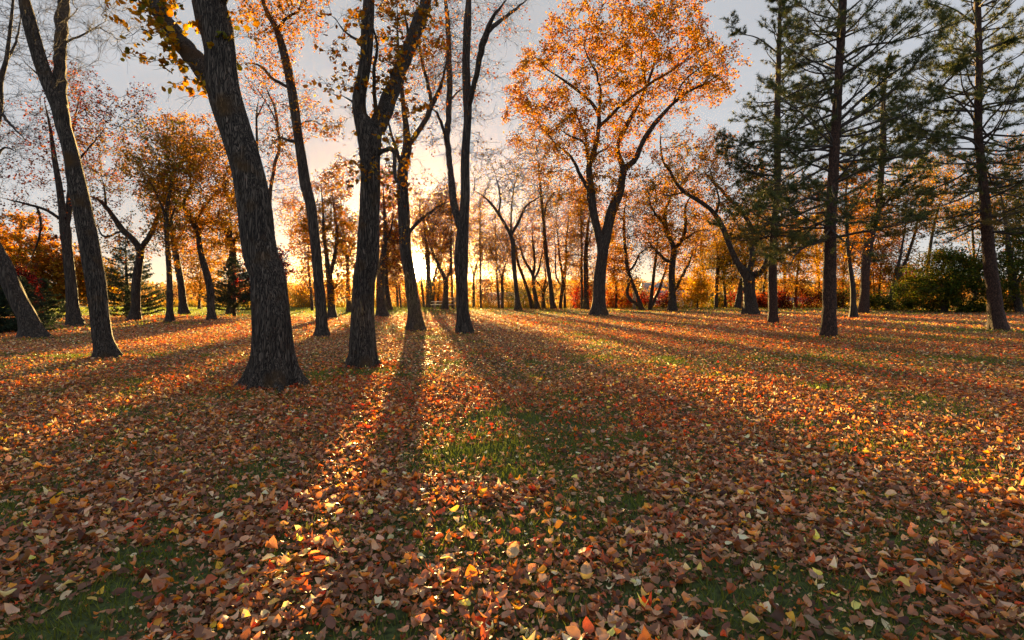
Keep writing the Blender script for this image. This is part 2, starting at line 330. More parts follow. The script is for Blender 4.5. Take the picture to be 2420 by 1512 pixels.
# ---------------------------------------------------------------- tree building
def tube(P, r, sides, bark=0., flare=0., seed=0, lobes=5, cap=True):
    P = np.asarray(P, float); r = np.asarray(r, float); n = len(P)
    T = np.gradient(P, axis=0); T = norm(T); u = np.cross(T, [.05, 1, .1]); u = norm(u); v = np.cross(T, u)
    th = np.arange(sides)*2*math.pi/sides; s = np.r_[0, np.cumsum(np.linalg.norm(np.diff(P, axis=0), axis=1))]
    rr = np.repeat(r[:,None], sides, 1)
    if flare:
        fl = np.exp(-s/(r[0]*.85))[:,None]; rs = np.random.default_rng(seed); ph = rs.uniform(0, 6.28, 3)
        lob = .5*np.cos(lobes*th+ph[0])+.35*np.cos((lobes-2)*th+ph[1])+.2*np.cos((2*lobes+1)*th+ph[2])
        rr = rr*(1+flare*fl*(.62+.8*np.clip(lob, -.6, 1.2)[None])+.06*np.exp(-s/(r[0]*6))[:,None]*lob[None])
    if bark:
        q = np.stack([np.cos(th)[None]*9+0*s[:,None], np.sin(th)[None]*9+0*s[:,None], np.repeat((s/(r[0]*2.6))[:,None], sides, 1)], 2).reshape(-1, 3)
        b = (np.abs(fbm(q, seed+7, 3)-.5)*2).reshape(n, sides); q2 = q/np.array([5, 5, 1.6]); b2 = fbm(q2, seed+17, 2).reshape(n, sides)-.5
        rr = rr*(1+bark*1.4*(b-.3)+.24*b2)
        if sides >= 30:
            rk = np.random.default_rng(seed+99)
            for k in range(9):
                s0 = rk.uniform(.3, s[-1]); t0 = rk.uniform(0, 6.28); dth = (th-t0+math.pi) % (2*math.pi)-math.pi
                rr = rr*(1+rk.uniform(.06, .16)*np.exp(-((s-s0)/(r[0]*.45))**2)[:,None]*np.exp(-(dth/.4)**2)[None])
    V = P[:,None]+rr[...,None]*(np.cos(th)[None,:,None]*u[:,None]+np.sin(th)[None,:,None]*v[:,None])
    i = np.arange(n-1)[:,None]*sides; j = np.arange(sides)[None]; jn = (j+1) % sides
    Q = np.stack([i+j, i+jn, i+sides+jn, i+sides+j], 2).reshape(-1, 4)
    V = V.reshape(-1, 3); Fs = [Q]
    if cap:
        V = np.r_[V, P[-1:]+T[-1:]*r[-1]*.8]; a = (n-1)*sides+np.arange(sides); Fs.append(np.c_[a, (n-1)*sides+(np.arange(sides)+1) % sides, np.full(sides, len(V)-1)])
    return V, Fs
def smooth_path(P, r, step):
    P = np.asarray(P, float); r = np.asarray(r, float)
    if len(P) < 3: P = np.r_[P[:1], (P[:1]+P[1:2])/2, P[1:]]; r = np.r_[r[0], r[:2].mean(), r[1:]]
    Q = np.r_[2*P[:1]-P[1:2], P, 2*P[-1:]-P[-2:-1]]; oP = []; orr = []
    for i in range(len(P)-1):
        p0, p1, p2, p3 = Q[i:i+4]; k = max(2, int(np.linalg.norm(p2-p1)/step)); t = np.arange(k)[:,None]/k
        oP.append(.5*((2*p1)+(-p0+p2)*t+(2*p0-5*p1+4*p2-p3)*t**2+(-p0+3*p1-3*p2+p3)*t**3)); orr.append(r[i]+(r[i+1]-r[i])*t[:,0])
    return np.r_[np.concatenate(oP), P[-1:]], np.r_[np.concatenate(orr), r[-1]]
def twigmesh(A, B, ra, rb, k=3):
    """many separate tapered prisms: edge A->B"""
    n = len(A); T = norm(B-A); u = norm(np.cross(T, [.31, .9, .12])); v = np.cross(T, u); th = np.arange(k)*2*math.pi/k
    ring = np.cos(th)[None,:,None]*u[:,None]+np.sin(th)[None,:,None]*v[:,None]
    V = np.concatenate([A[:,None]+ring*ra[:,None,None], B[:,None]+ring*rb[:,None,None]], 1)
    j = np.arange(k); jn = (j+1) % k; Q = (np.arange(n)*2*k)[:,None,None]+np.stack([j, jn, jn+k, j+k], 1)[None]
    return V, [Q.reshape(-1, 4)]
def colonize(pts, nodes, step, kill, maxit=70, trop=(0, 0, .08), jit=.25, r=rng, radii=None):
    P = pts.copy(); Nn = [n for n in nodes]; par = [-1]*len(nodes)
    base = np.array(nodes)
    d2 = ((P[:,None,:]-base[None])**2).sum(2); near = d2.argmin(1); best = d2[np.arange(len(P)), near]; cnt = {}
    for it in range(maxit):
        if len(P) == 0: break
        arr = np.array(Nn); uq, inv = np.unique(near, return_inverse=True)
        D = norm(P-arr[near]); S = np.zeros((len(uq), 3)); np.add.at(S, inv, D); S = norm(norm(S)+r.normal(0, jit, S.shape)+np.array(trop))
        ok = np.array([cnt.get(int(q), 0) < 3 for q in uq])
        if not ok.any(): break
        new = arr[uq[ok]]+S[ok]*step; s0 = len(Nn)
        for q, p in zip(uq[ok], new): Nn.append(p); par.append(int(q)); cnt[int(q)] = cnt.get(int(q), 0)+1
        d2 = ((P[:,None,:]-new[None])**2).sum(2); j = d2.argmin(1); dd = d2[np.arange(len(P)), j]; up = dd < best; best[up] = dd[up]; near[up] = s0+j[up]
        k = best > kill*kill; P, near, best = P[k], near[k], best[k]
    return np.array(Nn), np.array(par)
PALS = {
 'orange': [(.60,.28,.03),(.52,.19,.02),(.64,.36,.04),(.40,.14,.02),(.58,.31,.05)],
 'gold':   [(.62,.38,.04),(.55,.30,.03),(.66,.46,.07),(.40,.24,.03),(.50,.22,.02)],
 'amber':  [(.50,.25,.03),(.42,.20,.03),(.55,.32,.05),(.30,.17,.03),(.34,.25,.05)],
 'olive':  [(.30,.26,.05),(.22,.22,.05),(.42,.30,.05),(.18,.18,.04),(.50,.30,.05)],
 'rust':   [(.30,.09,.04),(.38,.12,.03),(.22,.07,.04),(.45,.16,.03),(.18,.08,.05)],
 'red':    [(.50,.05,.02),(.60,.08,.02),(.40,.03,.02),(.55,.14,.03),(.30,.03,.02)],
 'plum':   [(.12,.02,.03),(.18,.02,.035),(.08,.015,.02),(.22,.03,.03),(.10,.02,.02)],
 'green':  [(.14,.21,.04),(.10,.16,.03),(.20,.26,.05),(.08,.12,.03),(.30,.28,.05)],
 'yellow': [(.70,.46,.05),(.66,.40,.04),(.72,.56,.10),(.55,.34,.04),(.60,.30,.03)],
 'bronze': [(.36,.19,.06),(.30,.15,.05),(.42,.24,.08),(.24,.12,.05),(.45,.22,.05)],
}
def leafcols(n, k, P, pal, clump=1.0, r=rng):
    warm = not ({'red', 'plum', 'green'} & set([pal] if isinstance(pal, str) else pal))
    pal = np.array(PALS[pal]) if isinstance(pal, str) else np.concatenate([np.array(PALS[q]) for q in pal])
    t = fbm(P/clump, 91, 2); t = np.clip((t-.25)/.5, 0, .999); i = ((t*.75+r.random(n)*.25)*len(pal)).astype(int).clip(0, len(pal)-1)
    sw = r.random(n) < .3; i[sw] = r.integers(0, len(pal), sw.sum())
    c = (pal[i]*.70)**1.25*(np.array([1.0, 1.09, .85]) if warm else 1)*r.uniform(.7, 1.3, (n, 1)); return np.repeat(c, k, 0)
def tree(name, label, cat, stems, env=(), pts=500, leaves=0, pal='orange', lsize=.10, Y=None, bark=None, group=None, sides=12, flare=.55, barkamp=.05,
         step=None, twigs=2, tr=None, rz=1.0, spread=.22, lkind='far', seed=None, clump=1.4, hang=False, tw_len=None, keep=.55, tip=None, lobes=5, ldist=.15, extra_pts=.35, grow=1.0, gap=.22):
    """stems: lists of (x,y,width) read off the photograph; env: (x,y,rx,ry) crown masses, all at the tree's own distance"""
    sd = seed if seed is not None else int(abs(stems[0][0][0])*7+stems[0][0][1]); r = np.random.default_rng(sd)
    if Y is None: Y = ground_at(stems[0][0][0], stems[0][0][1])
    base = None; allP = []; SK = []; SR = []; SY = []; SPX = []; tubes = []; len0 = 0
    for si, st in enumerate(stems):
        st = [tuple(q) for q in st]; pxy = np.array([q[:2] for q in st], float); wid = np.array([q[2] for q in st], float)
        if si == 0:
            depth = np.full(len(st), Y)+np.linspace(0, 1, len(st))*r.uniform(-.4, .4)
            P = np.array([at(x, y, d) for (x, y), d in zip(pxy, depth)]); P[0, 2] = float(gh(P[0, 0], P[0, 1])[0])-.12; base = P[0].copy(); base[2] += .12
        else:
            j = int(np.argmin(((np.array(SPX)-pxy[0])**2).sum(1))); y0 = SY[j]; L_ = np.r_[0, np.cumsum(np.linalg.norm(np.diff(pxy, axis=0), axis=1))]/F*Y
            depth = y0+L_*r.uniform(.15, .5)*(1 if si % 2 else -1); P = np.array([at(x, y, d) for (x, y), d in zip(pxy, depth)])
            P[0] = SK[j]; P[0] = P[0]*.75+.25*P[1] if False else P[0]
        rad = wid/2/F*Y
        tp_ = np.ones(len(rad)); tp_[-1] = .25; tp_[-2] *= .8; rad = rad*tp_
        stp = step or max(.12, Y*.008)
        P, rad = smooth_path(P, rad, stp); 
        if si: P[1:-1] += r.normal(0, 1, (len(P)-2, 3))*np.minimum(rad[1:-1], .05)[:,None]*.25
        if si == 1: len0 = len(SK)
        ns = sides if si == 0 else max(6, int(sides*.7))
        if si == 0 and flare: # close rings near the root
            extra = np.linspace(0, 1, 9)[1:-1,None]; P = np.r_[P[:1], P[:1]+(P[1:2]-P[:1])*extra, P[1:]]; rad = np.r_[rad[:1], rad[0]+(rad[1]-rad[0])*extra[:,0], rad[1:]]
        tubes.append(tube(P, rad, ns, barkamp if rad.max() > .05 else 0, flare if si == 0 else 0, sd+si, lobes))
        for a, b in zip(P, rad):
            SK.append(a); SR.append(b); SY.append(a[1]); d = a-np.array([0, 0, CAMZ]); k = d[1]*cp-d[2]*sp; SPX.append((CX+F*d[0]/k, CY-F*(d[2]*cp+d[1]*sp)/k))
    root = thing(name, label, cat, base, group)
    n_stem0 = len0
    V, Fs = merge(tubes); mkmesh('trunk', V, Fs, bark or (B_dark if Y < 15 else B_mid), root, base)
    if not env: return root
    env = [(e[0], e[1], e[2]*grow, e[3]*grow) for e in env]; vol = np.array([e[2]*e[3] for e in env], float); vol /= vol.sum()
    npx = r.choice(len(env), pts*3, p=vol); E = np.array([e[:4] for e in env], float)[npx]
    q = norm(r.normal(0, 1, (len(npx), 3)))*(r.random(len(npx))**(1/2.2))[:,None]; dz = np.sqrt(E[:,2]*E[:,3])/F*Y*rz
    ctr = np.array([at(e[0], e[1], Y+(e[4] if len(e) > 4 else 0)) for e in env])[npx]
    A = ctr+np.c_[q[:,0]*E[:,2]/F*Y, q[:,1]*dz, q[:,2]*E[:,3]/F*Y]
    nz_ = fbm(A/(np.sqrt(E[:,2].mean()*E[:,3].mean())/F*Y*.33), sd+3, 2); A = A[np.argsort(-nz_)[:int(len(A)*keep)]]; r.shuffle(A); A = A[:pts]
    size = math.sqrt(max(E[:,2].max()*E[:,3].max(), 1))/F*Y
    S_ = np.array(SK)[n_stem0:] if len(SK)-n_stem0 > 8 else np.array(SK); S_ = S_[np.array(SR)[n_stem0:] < np.array(SR).max()*.6] if len(SK)-n_stem0 > 8 else S_[len(S_)//2:]
    if len(S_): A = np.r_[A, S_[r.integers(0, len(S_), int(pts*extra_pts))]+r.normal(0, size*.22, (int(pts*extra_pts), 3))]
    A = A[A[:,2] > 1.2+float(base[2])-.4]; st_ = tr or max(.14, size*.055)
    ok = np.array(SR) < np.array(SR).max()*.98; sk = np.array(SK)[::2]; srr = np.array(SR)[::2]
    hi = sk[:,2] > sk[:,2].min()+.25*(sk[:,2].max()-sk[:,2].min()); 
    if hi.sum() > 3: sk, srr = sk[hi], srr[hi]
    Nn, par = colonize(A, sk, st_, st_*1.6, r=r, jit=spread)
    n0 = len(sk); n = len(Nn); tip_r = tip or max(.004, Y*.00017)
    acc = np.zeros(n); rad = np.zeros(n)
    for i in range(n-1, n0-1, -1):
        rad[i] = max(tip_r, acc[i]**(1/2.25)); acc[par[i]] += rad[i]**2.25
    idx = np.arange(n0, n); pr = np.where(par[idx] < n0, np.minimum(rad[idx]*1.25, srr[np.clip(par[idx], 0, n0-1)]), np.minimum(rad[np.maximum(par[idx], 0)], rad[idx]*1.5))
    cap_ = srr.max()*.6; pa = [twigmesh(Nn[par[idx]], Nn[idx], np.minimum(pr, cap_), np.minimum(rad[idx], cap_), 4)]
    # fine twigs
    thin = idx[rad[idx] < tip_r*3.2]; tl = tw_len or st_*1.6
    if twigs and len(thin):
        src = np.repeat(thin, twigs); d = norm(norm(Nn[src]-Nn[par[src]])+r.normal(0, .55, (len(src), 3))+np.array([0, 0, .1])); Ln = r.uniform(.4, 1.1, len(src))*tl
        mid = Nn[src]+d*Ln[:,None]*.5; d2 = norm(d+r.normal(0, .35, d.shape)); end = mid+d2*Ln[:,None]*.5
        pa.append(twigmesh(Nn[src], mid, np.full(len(src), tip_r*.8), np.full(len(src), tip_r*.65))); pa.append(twigmesh(mid, end, np.full(len(src), tip_r*.65), np.full(len(src), tip_r*.4)))
        TA, TB = np.r_[Nn[src], mid], np.r_[mid, end]
    else: TA, TB = Nn[par[thin]], Nn[thin]
    V, Fs = merge(pa); mkmesh('branches', V, Fs, M_twig, root, base)
    if leaves:
        fac = 1.0 if Y < 15 else (1.2 if Y < 25 else (1.0 if Y < 46 else 1.3)); leaves = int(leaves*fac) if leaves < 40000 else leaves; lsize = lsize*(1.2 if Y > 25 and leaves < 60000 else 1)
        k = r.integers(0, len(TA), leaves); t = r.random((leaves, 1)); P = TA[k]*(1-t)+TB[k]*t+r.normal(0, ldist*min(1, Y/25)*.9, (leaves, 3))
        g_ = fbm(P/(size*.28), sd+50, 2); P = P[g_ > np.quantile(g_, gap)]
        P = P[P[:,2] > gh(P[:,0], P[:,1])+.15]
        s_ = lsize*r.uniform(.6, 1.25, len(P)); V, Fs = place(P, s_, R(70), lkind, .5, r=r, width=.68, hang=True)
        mkmesh('crown', V.reshape(-1, 3), Fs, M_leaf, root, base, colors=leafcols(len(P), V.shape[1], P, pal, clump, r))
    return root

def needles(P, D, r, L_=.14, n=9, wd=.006, pal='pineneedle'):
    """tufts of needles: P centres, D axis directions"""
    m_ = len(P); P = np.repeat(P, n, 0); D = np.repeat(D, n, 0); d = norm(D*.55+r.normal(0, .55, (m_*n, 3))); Ln = L_*r.uniform(.6, 1.15, (m_*n, 1))
    s = norm(np.cross(d, r.normal(0, 1, d.shape)))*wd; V = np.stack([P-s, P+s, P+d*Ln], 1); return V.reshape(-1, 3), [np.arange(3*m_*n).reshape(-1, 3)]
def pine(name, label, cat, stem, top, z0, Lmax, seed, Y=None, group=None, ntuft=1.0, gap=.35, explicit=(), lz=None, nl=.18, col_=((.040, .062, .022), (.06, .085, .03), (.10, .10, .03)), low=(.16, .12, .03), lowz=5.):
    r = np.random.default_rng(seed)
    if Y is None: Y = ground_at(stem[0][0], stem[0][1])
    P = np.array([at(x, y, Y) for x, y, _ in stem]); rad = np.array([q[2] for q in stem])/2/F*Y; P[0, 2] = float(gh(P[0, 0], P[0, 1])[0])-.1; base = P[0].copy(); base[2] += .1
    ztop = top; P = np.r_[P, [[P[-1, 0]+(P[-1, 0]-P[-2, 0])*.3, Y, ztop]]]; rad = np.r_[rad, .02]
    P, rad = smooth_path(P, rad, .18); P[1:-1,:2] += r.normal(0, .006, (len(P)-2, 2))
    root = thing(name, label, cat, base, group)
    V, Fs = tube(P, rad, 22, .06, .22, seed, 6); mkmesh('trunk', V, Fs, B_pine, root, base)
    EA, EB, RA, RB = [], [], [], []; TP, TD = [], []
    def branch(p0, az, L_, el, r0, dens):
        nseg = max(5, int(L_/.28)); p = p0.copy(); seg = L_/nseg; d = np.array([math.cos(az)*math.cos(el), math.sin(az)*math.cos(el), math.sin(el)]); sd2 = norm(np.cross(d, [0, 0, 1]))
        bend = r.uniform(.02, .09); wob = r.uniform(-.05, .05)
        for i in range(nseg):
            t = (i+1)/nseg; d = norm(d+np.array([0, 0, bend if t > .35 else -.04])+sd2*wob+r.normal(0, .085, 3)); q = p+d*seg
            ra = r0*(1-i/nseg)**.8+.005; rb = r0*(1-t)**.8+.005; EA.append(p); EB.append(q); RA.append(ra); RB.append(rb)
            if t > .22:
                for s in (-1, 1):
                    if r.random() < .85:
                        l2 = (.22+.38*(1-abs(2*t-1.15)))*min(L_, 2.6)*r.uniform(.35, .8); k = max(2, int(l2/.2)); pp = q.copy(); dd = norm(d*.8+sd2*s*r.uniform(.5, 1.1)+np.array([0, 0, r.uniform(-.1, .3)]))
                        for jj in range(k):
                            dd = norm(dd+np.array([0, 0, .07])+r.normal(0, .12, 3)); qq = pp+dd*l2/k; EA.append(pp); EB.append(qq); RA.append(.007); RB.append(.005)
                            if r.random() < dens*(.6+.4*jj/k)*(1 if t > .4 else .6):
                                for u in range(4): TP.append(pp+(qq-pp)*r.random()+r.normal(0, .03, 3)); TD.append(dd)
                            if r.random() < .5:
                                d3 = norm(dd+r.normal(0, .6, 3)); e3 = qq+d3*r.uniform(.15, .35); EA.append(qq); EB.append(e3); RA.append(.005); RB.append(.003)
                                if r.random() < dens:
                                    for u in range(5): TP.append(qq+(e3-qq)*r.random()); TD.append(d3)
                            pp = qq
            p = q
    z = z0
    while z < ztop-.5:
        j = int(np.argmin(abs(P[:,2]-z-base[2]))); f = (z-z0)/(ztop-z0); Lm = Lmax*(.55+.75*f if f < .35 else (1-f)*1.24)*1.0+.4
        for b in range(r.integers(2, 6)):
            dens = .05+.85*noise(np.array([[z*.6, b*3.1, seed]]), seed)[0]; dens = dens*ntuft
            branch(P[j], r.uniform(0, 2*math.pi), Lm*r.uniform(.55, 1.1), r.uniform(-.5, .75)+.3*f, .014+.008*Lm, dens)
        z += gap*r.uniform(.6, 1.5)
    for ex_ in explicit:  # limbs that can be read off the photograph
        pp = np.array([at(x, y, Y+dy) for x, y, dy in ex_]); j = int(np.argmin(((P-pp[0])**2).sum(1))); pp[0] = P[j]; pp, rr = smooth_path(pp, np.linspace(.055, .015, len(pp)), .25)
        for a, b_, c, e_ in zip(pp[:-1], pp[1:], rr[:-1], rr[1:]):
            EA.append(a); EB.append(b_); RA.append(c); RB.append(e_)
        for q, dd in zip(pp[3:], np.diff(pp, axis=0)[2:]):
            if r.random() < .75: branch(q, math.atan2(dd[1], dd[0])+r.choice([-1, 1])*r.uniform(.3, 1.2), r.uniform(.5, 1.4), r.uniform(0, .5), .012, .75*ntuft)
    V, Fs = twigmesh(np.array(EA), np.array(EB), np.array(RA), np.array(RB), 4); mkmesh('branches', V, Fs, M_twig, root, base)
    TP = np.array(TP); TD = norm(np.array(TD)); n_ = 12; V, Fs = needles(TP, TD, r, nl, n_, max(.0045, Y*.00033))
    cc = np.array(col_)[r.integers(0, len(col_), len(TP))]*r.uniform(.6, 1.3, (len(TP), 1)); lf = (sst(lowz, lowz-2.5, TP[:,2])*(noise(TP/1.3, seed) > .45))[:,None]; cc = cc*(1-lf)+np.array(low)*lf  # patches of lower tufts tinted yellow-green as if lit, light put into their colour
    mkmesh('crown', V, Fs, M_needle, root, base, colors=np.repeat(cc, 3*n_, 0)); return root
def spruce(label, x, Y, h, wbase, seed, skirt=.25, c=(.018, .032, .018), name='spruce_tree'):
    r = np.random.default_rng(seed); b = on_ground(x, Y); root = thing(name, label, 'spruce', b)
    V, Fs = tube(np.array([b-[0, 0, .1], b+[0, 0, h*.5], b+[0, 0, h]]), np.array([.13, .08, .01])*h/5, 10, .03, .2, seed); mkmesh('trunk', V, Fs, B_mid, root, b)
    EA, EB, RA, TP, TD = [], [], [], [], []; z = skirt
    while z < h-.1:
        f = z/h; Lb = wbase*(1-f)**.85*r.uniform(.85, 1.1)+.08
        for k in range(int(7+5*(1-f))):
            az = r.uniform(0, 6.283); L_ = Lb*r.uniform(.6, 1.1); el = -.25+.5*f; n = max(3, int(L_/.16)); p = b+[0, 0, z]; d = np.array([math.cos(az)*math.cos(el), math.sin(az)*math.cos(el), math.sin(el)]); sd2 = np.array([-math.sin(az), math.cos(az), 0])
            for i in range(n):
                d = norm(d+[0, 0, .06]); q = p+d*L_/n; EA.append(p); EB.append(q); RA.append(.012)
                if i > n*.15:
                    m_ = 3 if i > n*.4 else 2
                    for u in range(m_*2):
                        TP.append(q+sd2*r.normal(0, .16)*(1-i/n*.6)+r.normal(0, .03, 3)); TD.append(norm(d+sd2*r.normal(0, .9)+[0, 0, -.15]))
                p = q
        z += r.uniform(.12, .24)*h/5
    A, B_, ra = np.array(EA), np.array(EB), np.array(RA); V, Fs = twigmesh(A, B_, ra, ra*.7, 3); mkmesh('branches', V, Fs, M_twig, root, b)
    TP, TD = np.array(TP), norm(np.array(TD)); V, Fs = needles(TP, TD, r, .11, 7, .012); cc = np.array(c)*r.uniform(.5, 1.7, (len(TP), 1)); mkmesh('crown', V, Fs, M_needle, root, b, colors=np.repeat(cc, 21, 0)); return root
def shrub(name, label, x, Y, w_, h, pal, n, seed, ls=.09, stems=14, cat='shrub', group=None, leaves=None, tint=None, depth=None):
    r = np.random.default_rng(seed); b = on_ground(x, Y); root = thing(name, label, cat, b, group); EA, EB, RA, RB = [], [], [], []; dp = depth or w_*.6
    for s in range(stems):
        p = b+np.array([r.uniform(-.25, .25)*w_, r.uniform(-.25, .25)*dp, -.05]); q = b+np.array([r.uniform(-.5, .5)*w_, r.uniform(-.5, .5)*dp, 0]); q[2] = b[2]+h*r.uniform(.55, 1.0)*(1-.35*(abs(q[0]-b[0])/(w_*.5))**2); mid = (p+q)/2+r.normal(0, .08*h, 3)
        for a, c, r1, r2 in ((p, mid, .02, .014), (mid, q, .014, .006)): EA.append(a); EB.append(c); RA.append(r1*h/2); RB.append(r2*h/2)
        for u in range(7):
            t = r.uniform(.2, 1); a = p*(1-t)**2+2*mid*t*(1-t)+q*t*t; c = a+r.normal(0, .16*h, 3)+[0, 0, .08*h]; EA.append(a); EB.append(c); RA.append(.006*h/2); RB.append(.003*h/2)
    EA, EB = np.array(EA), np.array(EB); V, Fs = twigmesh(EA, EB, np.array(RA)+.003, np.array(RB)+.003, 3); mkmesh('branches', V, Fs, M_twig, root, b)
    k = r.integers(0, len(EA), n); t = r.random((n, 1)); P = EA[k]*(1-t)+EB[k]*t+r.normal(0, .09*h, (n, 3)); P[:,2] = np.maximum(P[:,2], gh(P[:,0], P[:,1])+.05)
    V, Fs = place(P, ls*r.uniform(.6, 1.3, n), 1, 'far', .5, hang=True, r=r); mkmesh('leaves', V.reshape(-1, 3), Fs, M_leaf, root, b, colors=leafcols(n, V.shape[1], P, pal, .6, r)); return root

# ================================================================ NEAR TREES
TREES = 'trees standing in the leaf-covered lawn'
# the big leaning trunk
tree('broadleaf_tree', 'thickest furrowed trunk in the foreground, forking high up, wide root flare on the leaves', 'tree',
  [[(645,914,92),(643,830,86),(641,770,86),(637,700,82),(632,650,78),(620,620,78),(610,567,76),(598,470,76),(578,380,72),(556,310,70),(534,240,72),(524,185,72),(520,125,68),(507,60,72),(492,5,74),(480,-60,62),(470,-140,56)],
   [(528,240,60),(494,178,48),(453,128,44),(425,98,42),(400,60,40),(352,-10,36),(318,-70,33),(280,-140,28)],
   [(500,20,50),(540,-50,36),(565,-130,30)]],
  env=[(345,60,60,100),(410,150,60,80),(330,-40,110,70),(470,-190,200,70),(450,200,24,50),(425,230,20,40)], pts=360, leaves=1900, pal=['yellow','gold','olive'], lsize=.115, lkind='near', sides=72, flare=1.35, barkamp=.05, rz=.6, seed=5, clump=.4, keep=.7, lobes=6, tip=.0035, ldist=.09, twigs=3, tw_len=.30)
tree('broadleaf_tree', 'dark forked trunk with big scattered round orange leaves, just left of the sun', 'tree',
  [[(857,867,62),(857,835,57),(857,780,57),(858,700,50),(862,650,52),(868,620,54),(870,567,50),(873,500,47),(875,437,46),(873,380,47),(872,330,56),(862,300,46),(850,270,32),(848,230,31),(858,180,28),(866,120,27),(868,60,28),(871,0,30),(874,-90,26)],
   [(876,330,44),(898,285,42),(921,222,38),(940,180,33),(956,140,33),(975,92,34),(992,45,35),(1008,-5,34),(1024,-90,30)],
   [(900,300,10),(885,240,9),(884,170,8),(890,100,7),(870,30,6)],
   [(965,110,9),(960,60,8),(948,0,7)],[(850,255,9),(830,238,6),(806,225,4)],[(862,110,9),(820,80,6),(790,40,4)],
   [(888,385,12),(925,350,10),(935,420,9),(955,460,8)]],
  env=[(860,150,95,150),(930,80,70,110),(1000,60,70,80),(800,60,60,70),(880,400,75,110),(930,-80,170,70),(985,250,45,60)], pts=560, leaves=2500, pal=['orange','gold','bronze'], lsize=.10, lkind='near', sides=60, flare=1.15, barkamp=.045, rz=.6, seed=8, clump=.6, keep=.6, lobes=5, tip=.0035, ldist=.10, twigs=3, tw_len=.35)
tree('broadleaf_tree', 'trunk that the setting sun shows beside, forked above, orange leaves along its limbs', 'tree',
  [[(983,782,44),(980,735,33),(972,690,30),(968,650,28),(959,600,27),(956,560,27),(954,500,27),(951,440,25),(953,390,24),(962,350,22),(959,300,14),(952,240,11),(946,180,9),(940,100,7),(938,0,5)],
   [(964,348,14),(986,313,12),(1004,285,12),(1015,258,14),(1028,235,12),(1040,205,9),(1050,170,7),(1058,120,5)],
   [(1018,248,9),(1010,195,8),(998,150,7),(985,80,5),(975,10,4)],
   [(972,560,10),(992,520,8),(1030,492,6),(1070,470,4)],[(952,420,9),(938,360,8),(920,300,6),(905,240,5)]],
  env=[(970,120,90,130),(1040,130,60,110),(930,330,50,90),(1020,470,70,60),(940,440,40,60),(980,-40,110,60),(1030,560,45,40)], pts=620, leaves=3200, pal=['orange','gold','rust'], lsize=.10, sides=32, flare=.55, rz=.8, seed=9, clump=.9, keep=.55, tip=.004, twigs=3, tw_len=.5)
tree('broadleaf_tree', 'slender twin-stemmed trunk right of the sun, thin upper limbs with sparse orange leaves', 'tree',
  [[(1097,788,42),(1095,755,32),(1093,735,29),(1091,670,28),(1089,610,33),(1092,560,28),(1097,500,22),(1099,454,21),(1099,375,20),(1104,290,17),(1104,245,20),(1101,156,17),(1104,60,19),(1107,0,16),(1110,-90,13)],
   [(1086,550,20),(1074,490,18),(1068,440,17),(1062,380,14),(1056,330,15),(1060,270,15),(1062,190,15),(1058,60,13),(1052,0,11),(1050,-80,9)],
   [(1106,262,14),(1122,195,12),(1131,150,12),(1143,95,15),(1155,60,10),(1170,32,9),(1200,-5,7)],
   [(1148,85,10),(1180,50,9),(1214,25,8),(1250,-5,7)],[(1058,340,9),(1045,300,8),(1032,265,7),(1012,255,5)],
   [(1062,240,6),(1085,215,5),(1120,200,4)],[(1064,150,6),(1040,175,4),(1020,190,3)]],
  env=[(1150,20,100,60),(1060,110,60,150),(1110,160,70,140),(1180,210,50,40),(1100,-70,170,60),(1130,330,60,70)], pts=620, leaves=1900, pal=['orange','rust','orange'], lsize=.09, sides=32, flare=.35, rz=.8, seed=12, clump=.8, keep=.55, tip=.0038, twigs=3, tw_len=.55)
tree('broadleaf_tree', 'tall straight trunk between the thickest trunk and the forked one, golden leaves at its top', 'tree',
  [[(760,797,42),(760,772,28),(758,720,25),(753,670,23),(748,600,22),(740,530,23),(733,480,23),(722,437,25),(712,370,22),(703,312,20),(696,260,21),(690,219,22),(678,156,20),(662,95,16),(650,62,13),(632,31,11),(618,-10,9),(605,-80,8)],
   [(675,206,7),(650,192,7),(625,165,6),(600,150,5),(570,150,3)],[(655,70,8),(680,40,7),(708,25,6),(712,-10,5)],[(697,335,9),(680,332,7),(660,326,6),(640,345,4)],[(705,300,5),(735,285,4),(770,300,3)]],
  env=[(640,60,75,85),(700,50,65,60),(590,10,60,50),(660,140,60,50),(740,70,30,55),(640,-60,140,60)], pts=420, leaves=6500, pal=['gold','amber','orange'], lsize=.10, sides=32, flare=.42, rz=.9, seed=14, clump=.9, keep=.6, tip=.004, twigs=2, tw_len=.4)
tree('broadleaf_tree', 'twin-topped dark trunk at the left, bare upper twigs over a ring of grass', 'tree',
  [[(256,848,62),(250,825,46),(243,797,40),(236,740,40),(228,672,42),(216,610,41),(205,547,40),(196,500,38),(186,450,37),(172,380,33),(160,330,31),(150,300,31),(143,262,34),(122,215,30),(110,187,29),(95,145,29),(80,95,28),(66,40,28),(55,-10,27),(40,-90,23)],
   [(146,270,28),(144,219,26),(141,140,25),(142,94,25),(147,40,27),(152,-10,27),(160,-90,22)],
   [(120,212,8),(90,175,5),(60,150,4)],[(150,110,6),(200,80,5),(250,50,4)],[(145,60,5),(185,20,4)]],
  env=[(180,70,130,85),(60,60,90,90),(230,40,110,70),(100,-60,200,60),(260,110,60,50)], pts=800, leaves=0, sides=44, flare=.42, rz=.7, seed=16, keep=.5, tip=.0034, twigs=4, tw_len=.5)
tree('broadleaf_tree', 'leaning trunk at the left edge, bending out of the picture above a big side root', 'tree',
  [[(82,798,62),(74,775,44),(63,745,39),(46,715,38),(28,675,37),(3,616,35),(-30,560,33),(-70,500,36),(-110,430,30)],[(-30,560,20),(-35,480,18),(-20,400,14),(0,330,10)]],
  env=[(-60,330,120,150),(30,300,60,110)], pts=300, leaves=0, sides=32, flare=.5, rz=.7, seed=18, keep=.5, twigs=3, lobes=3)
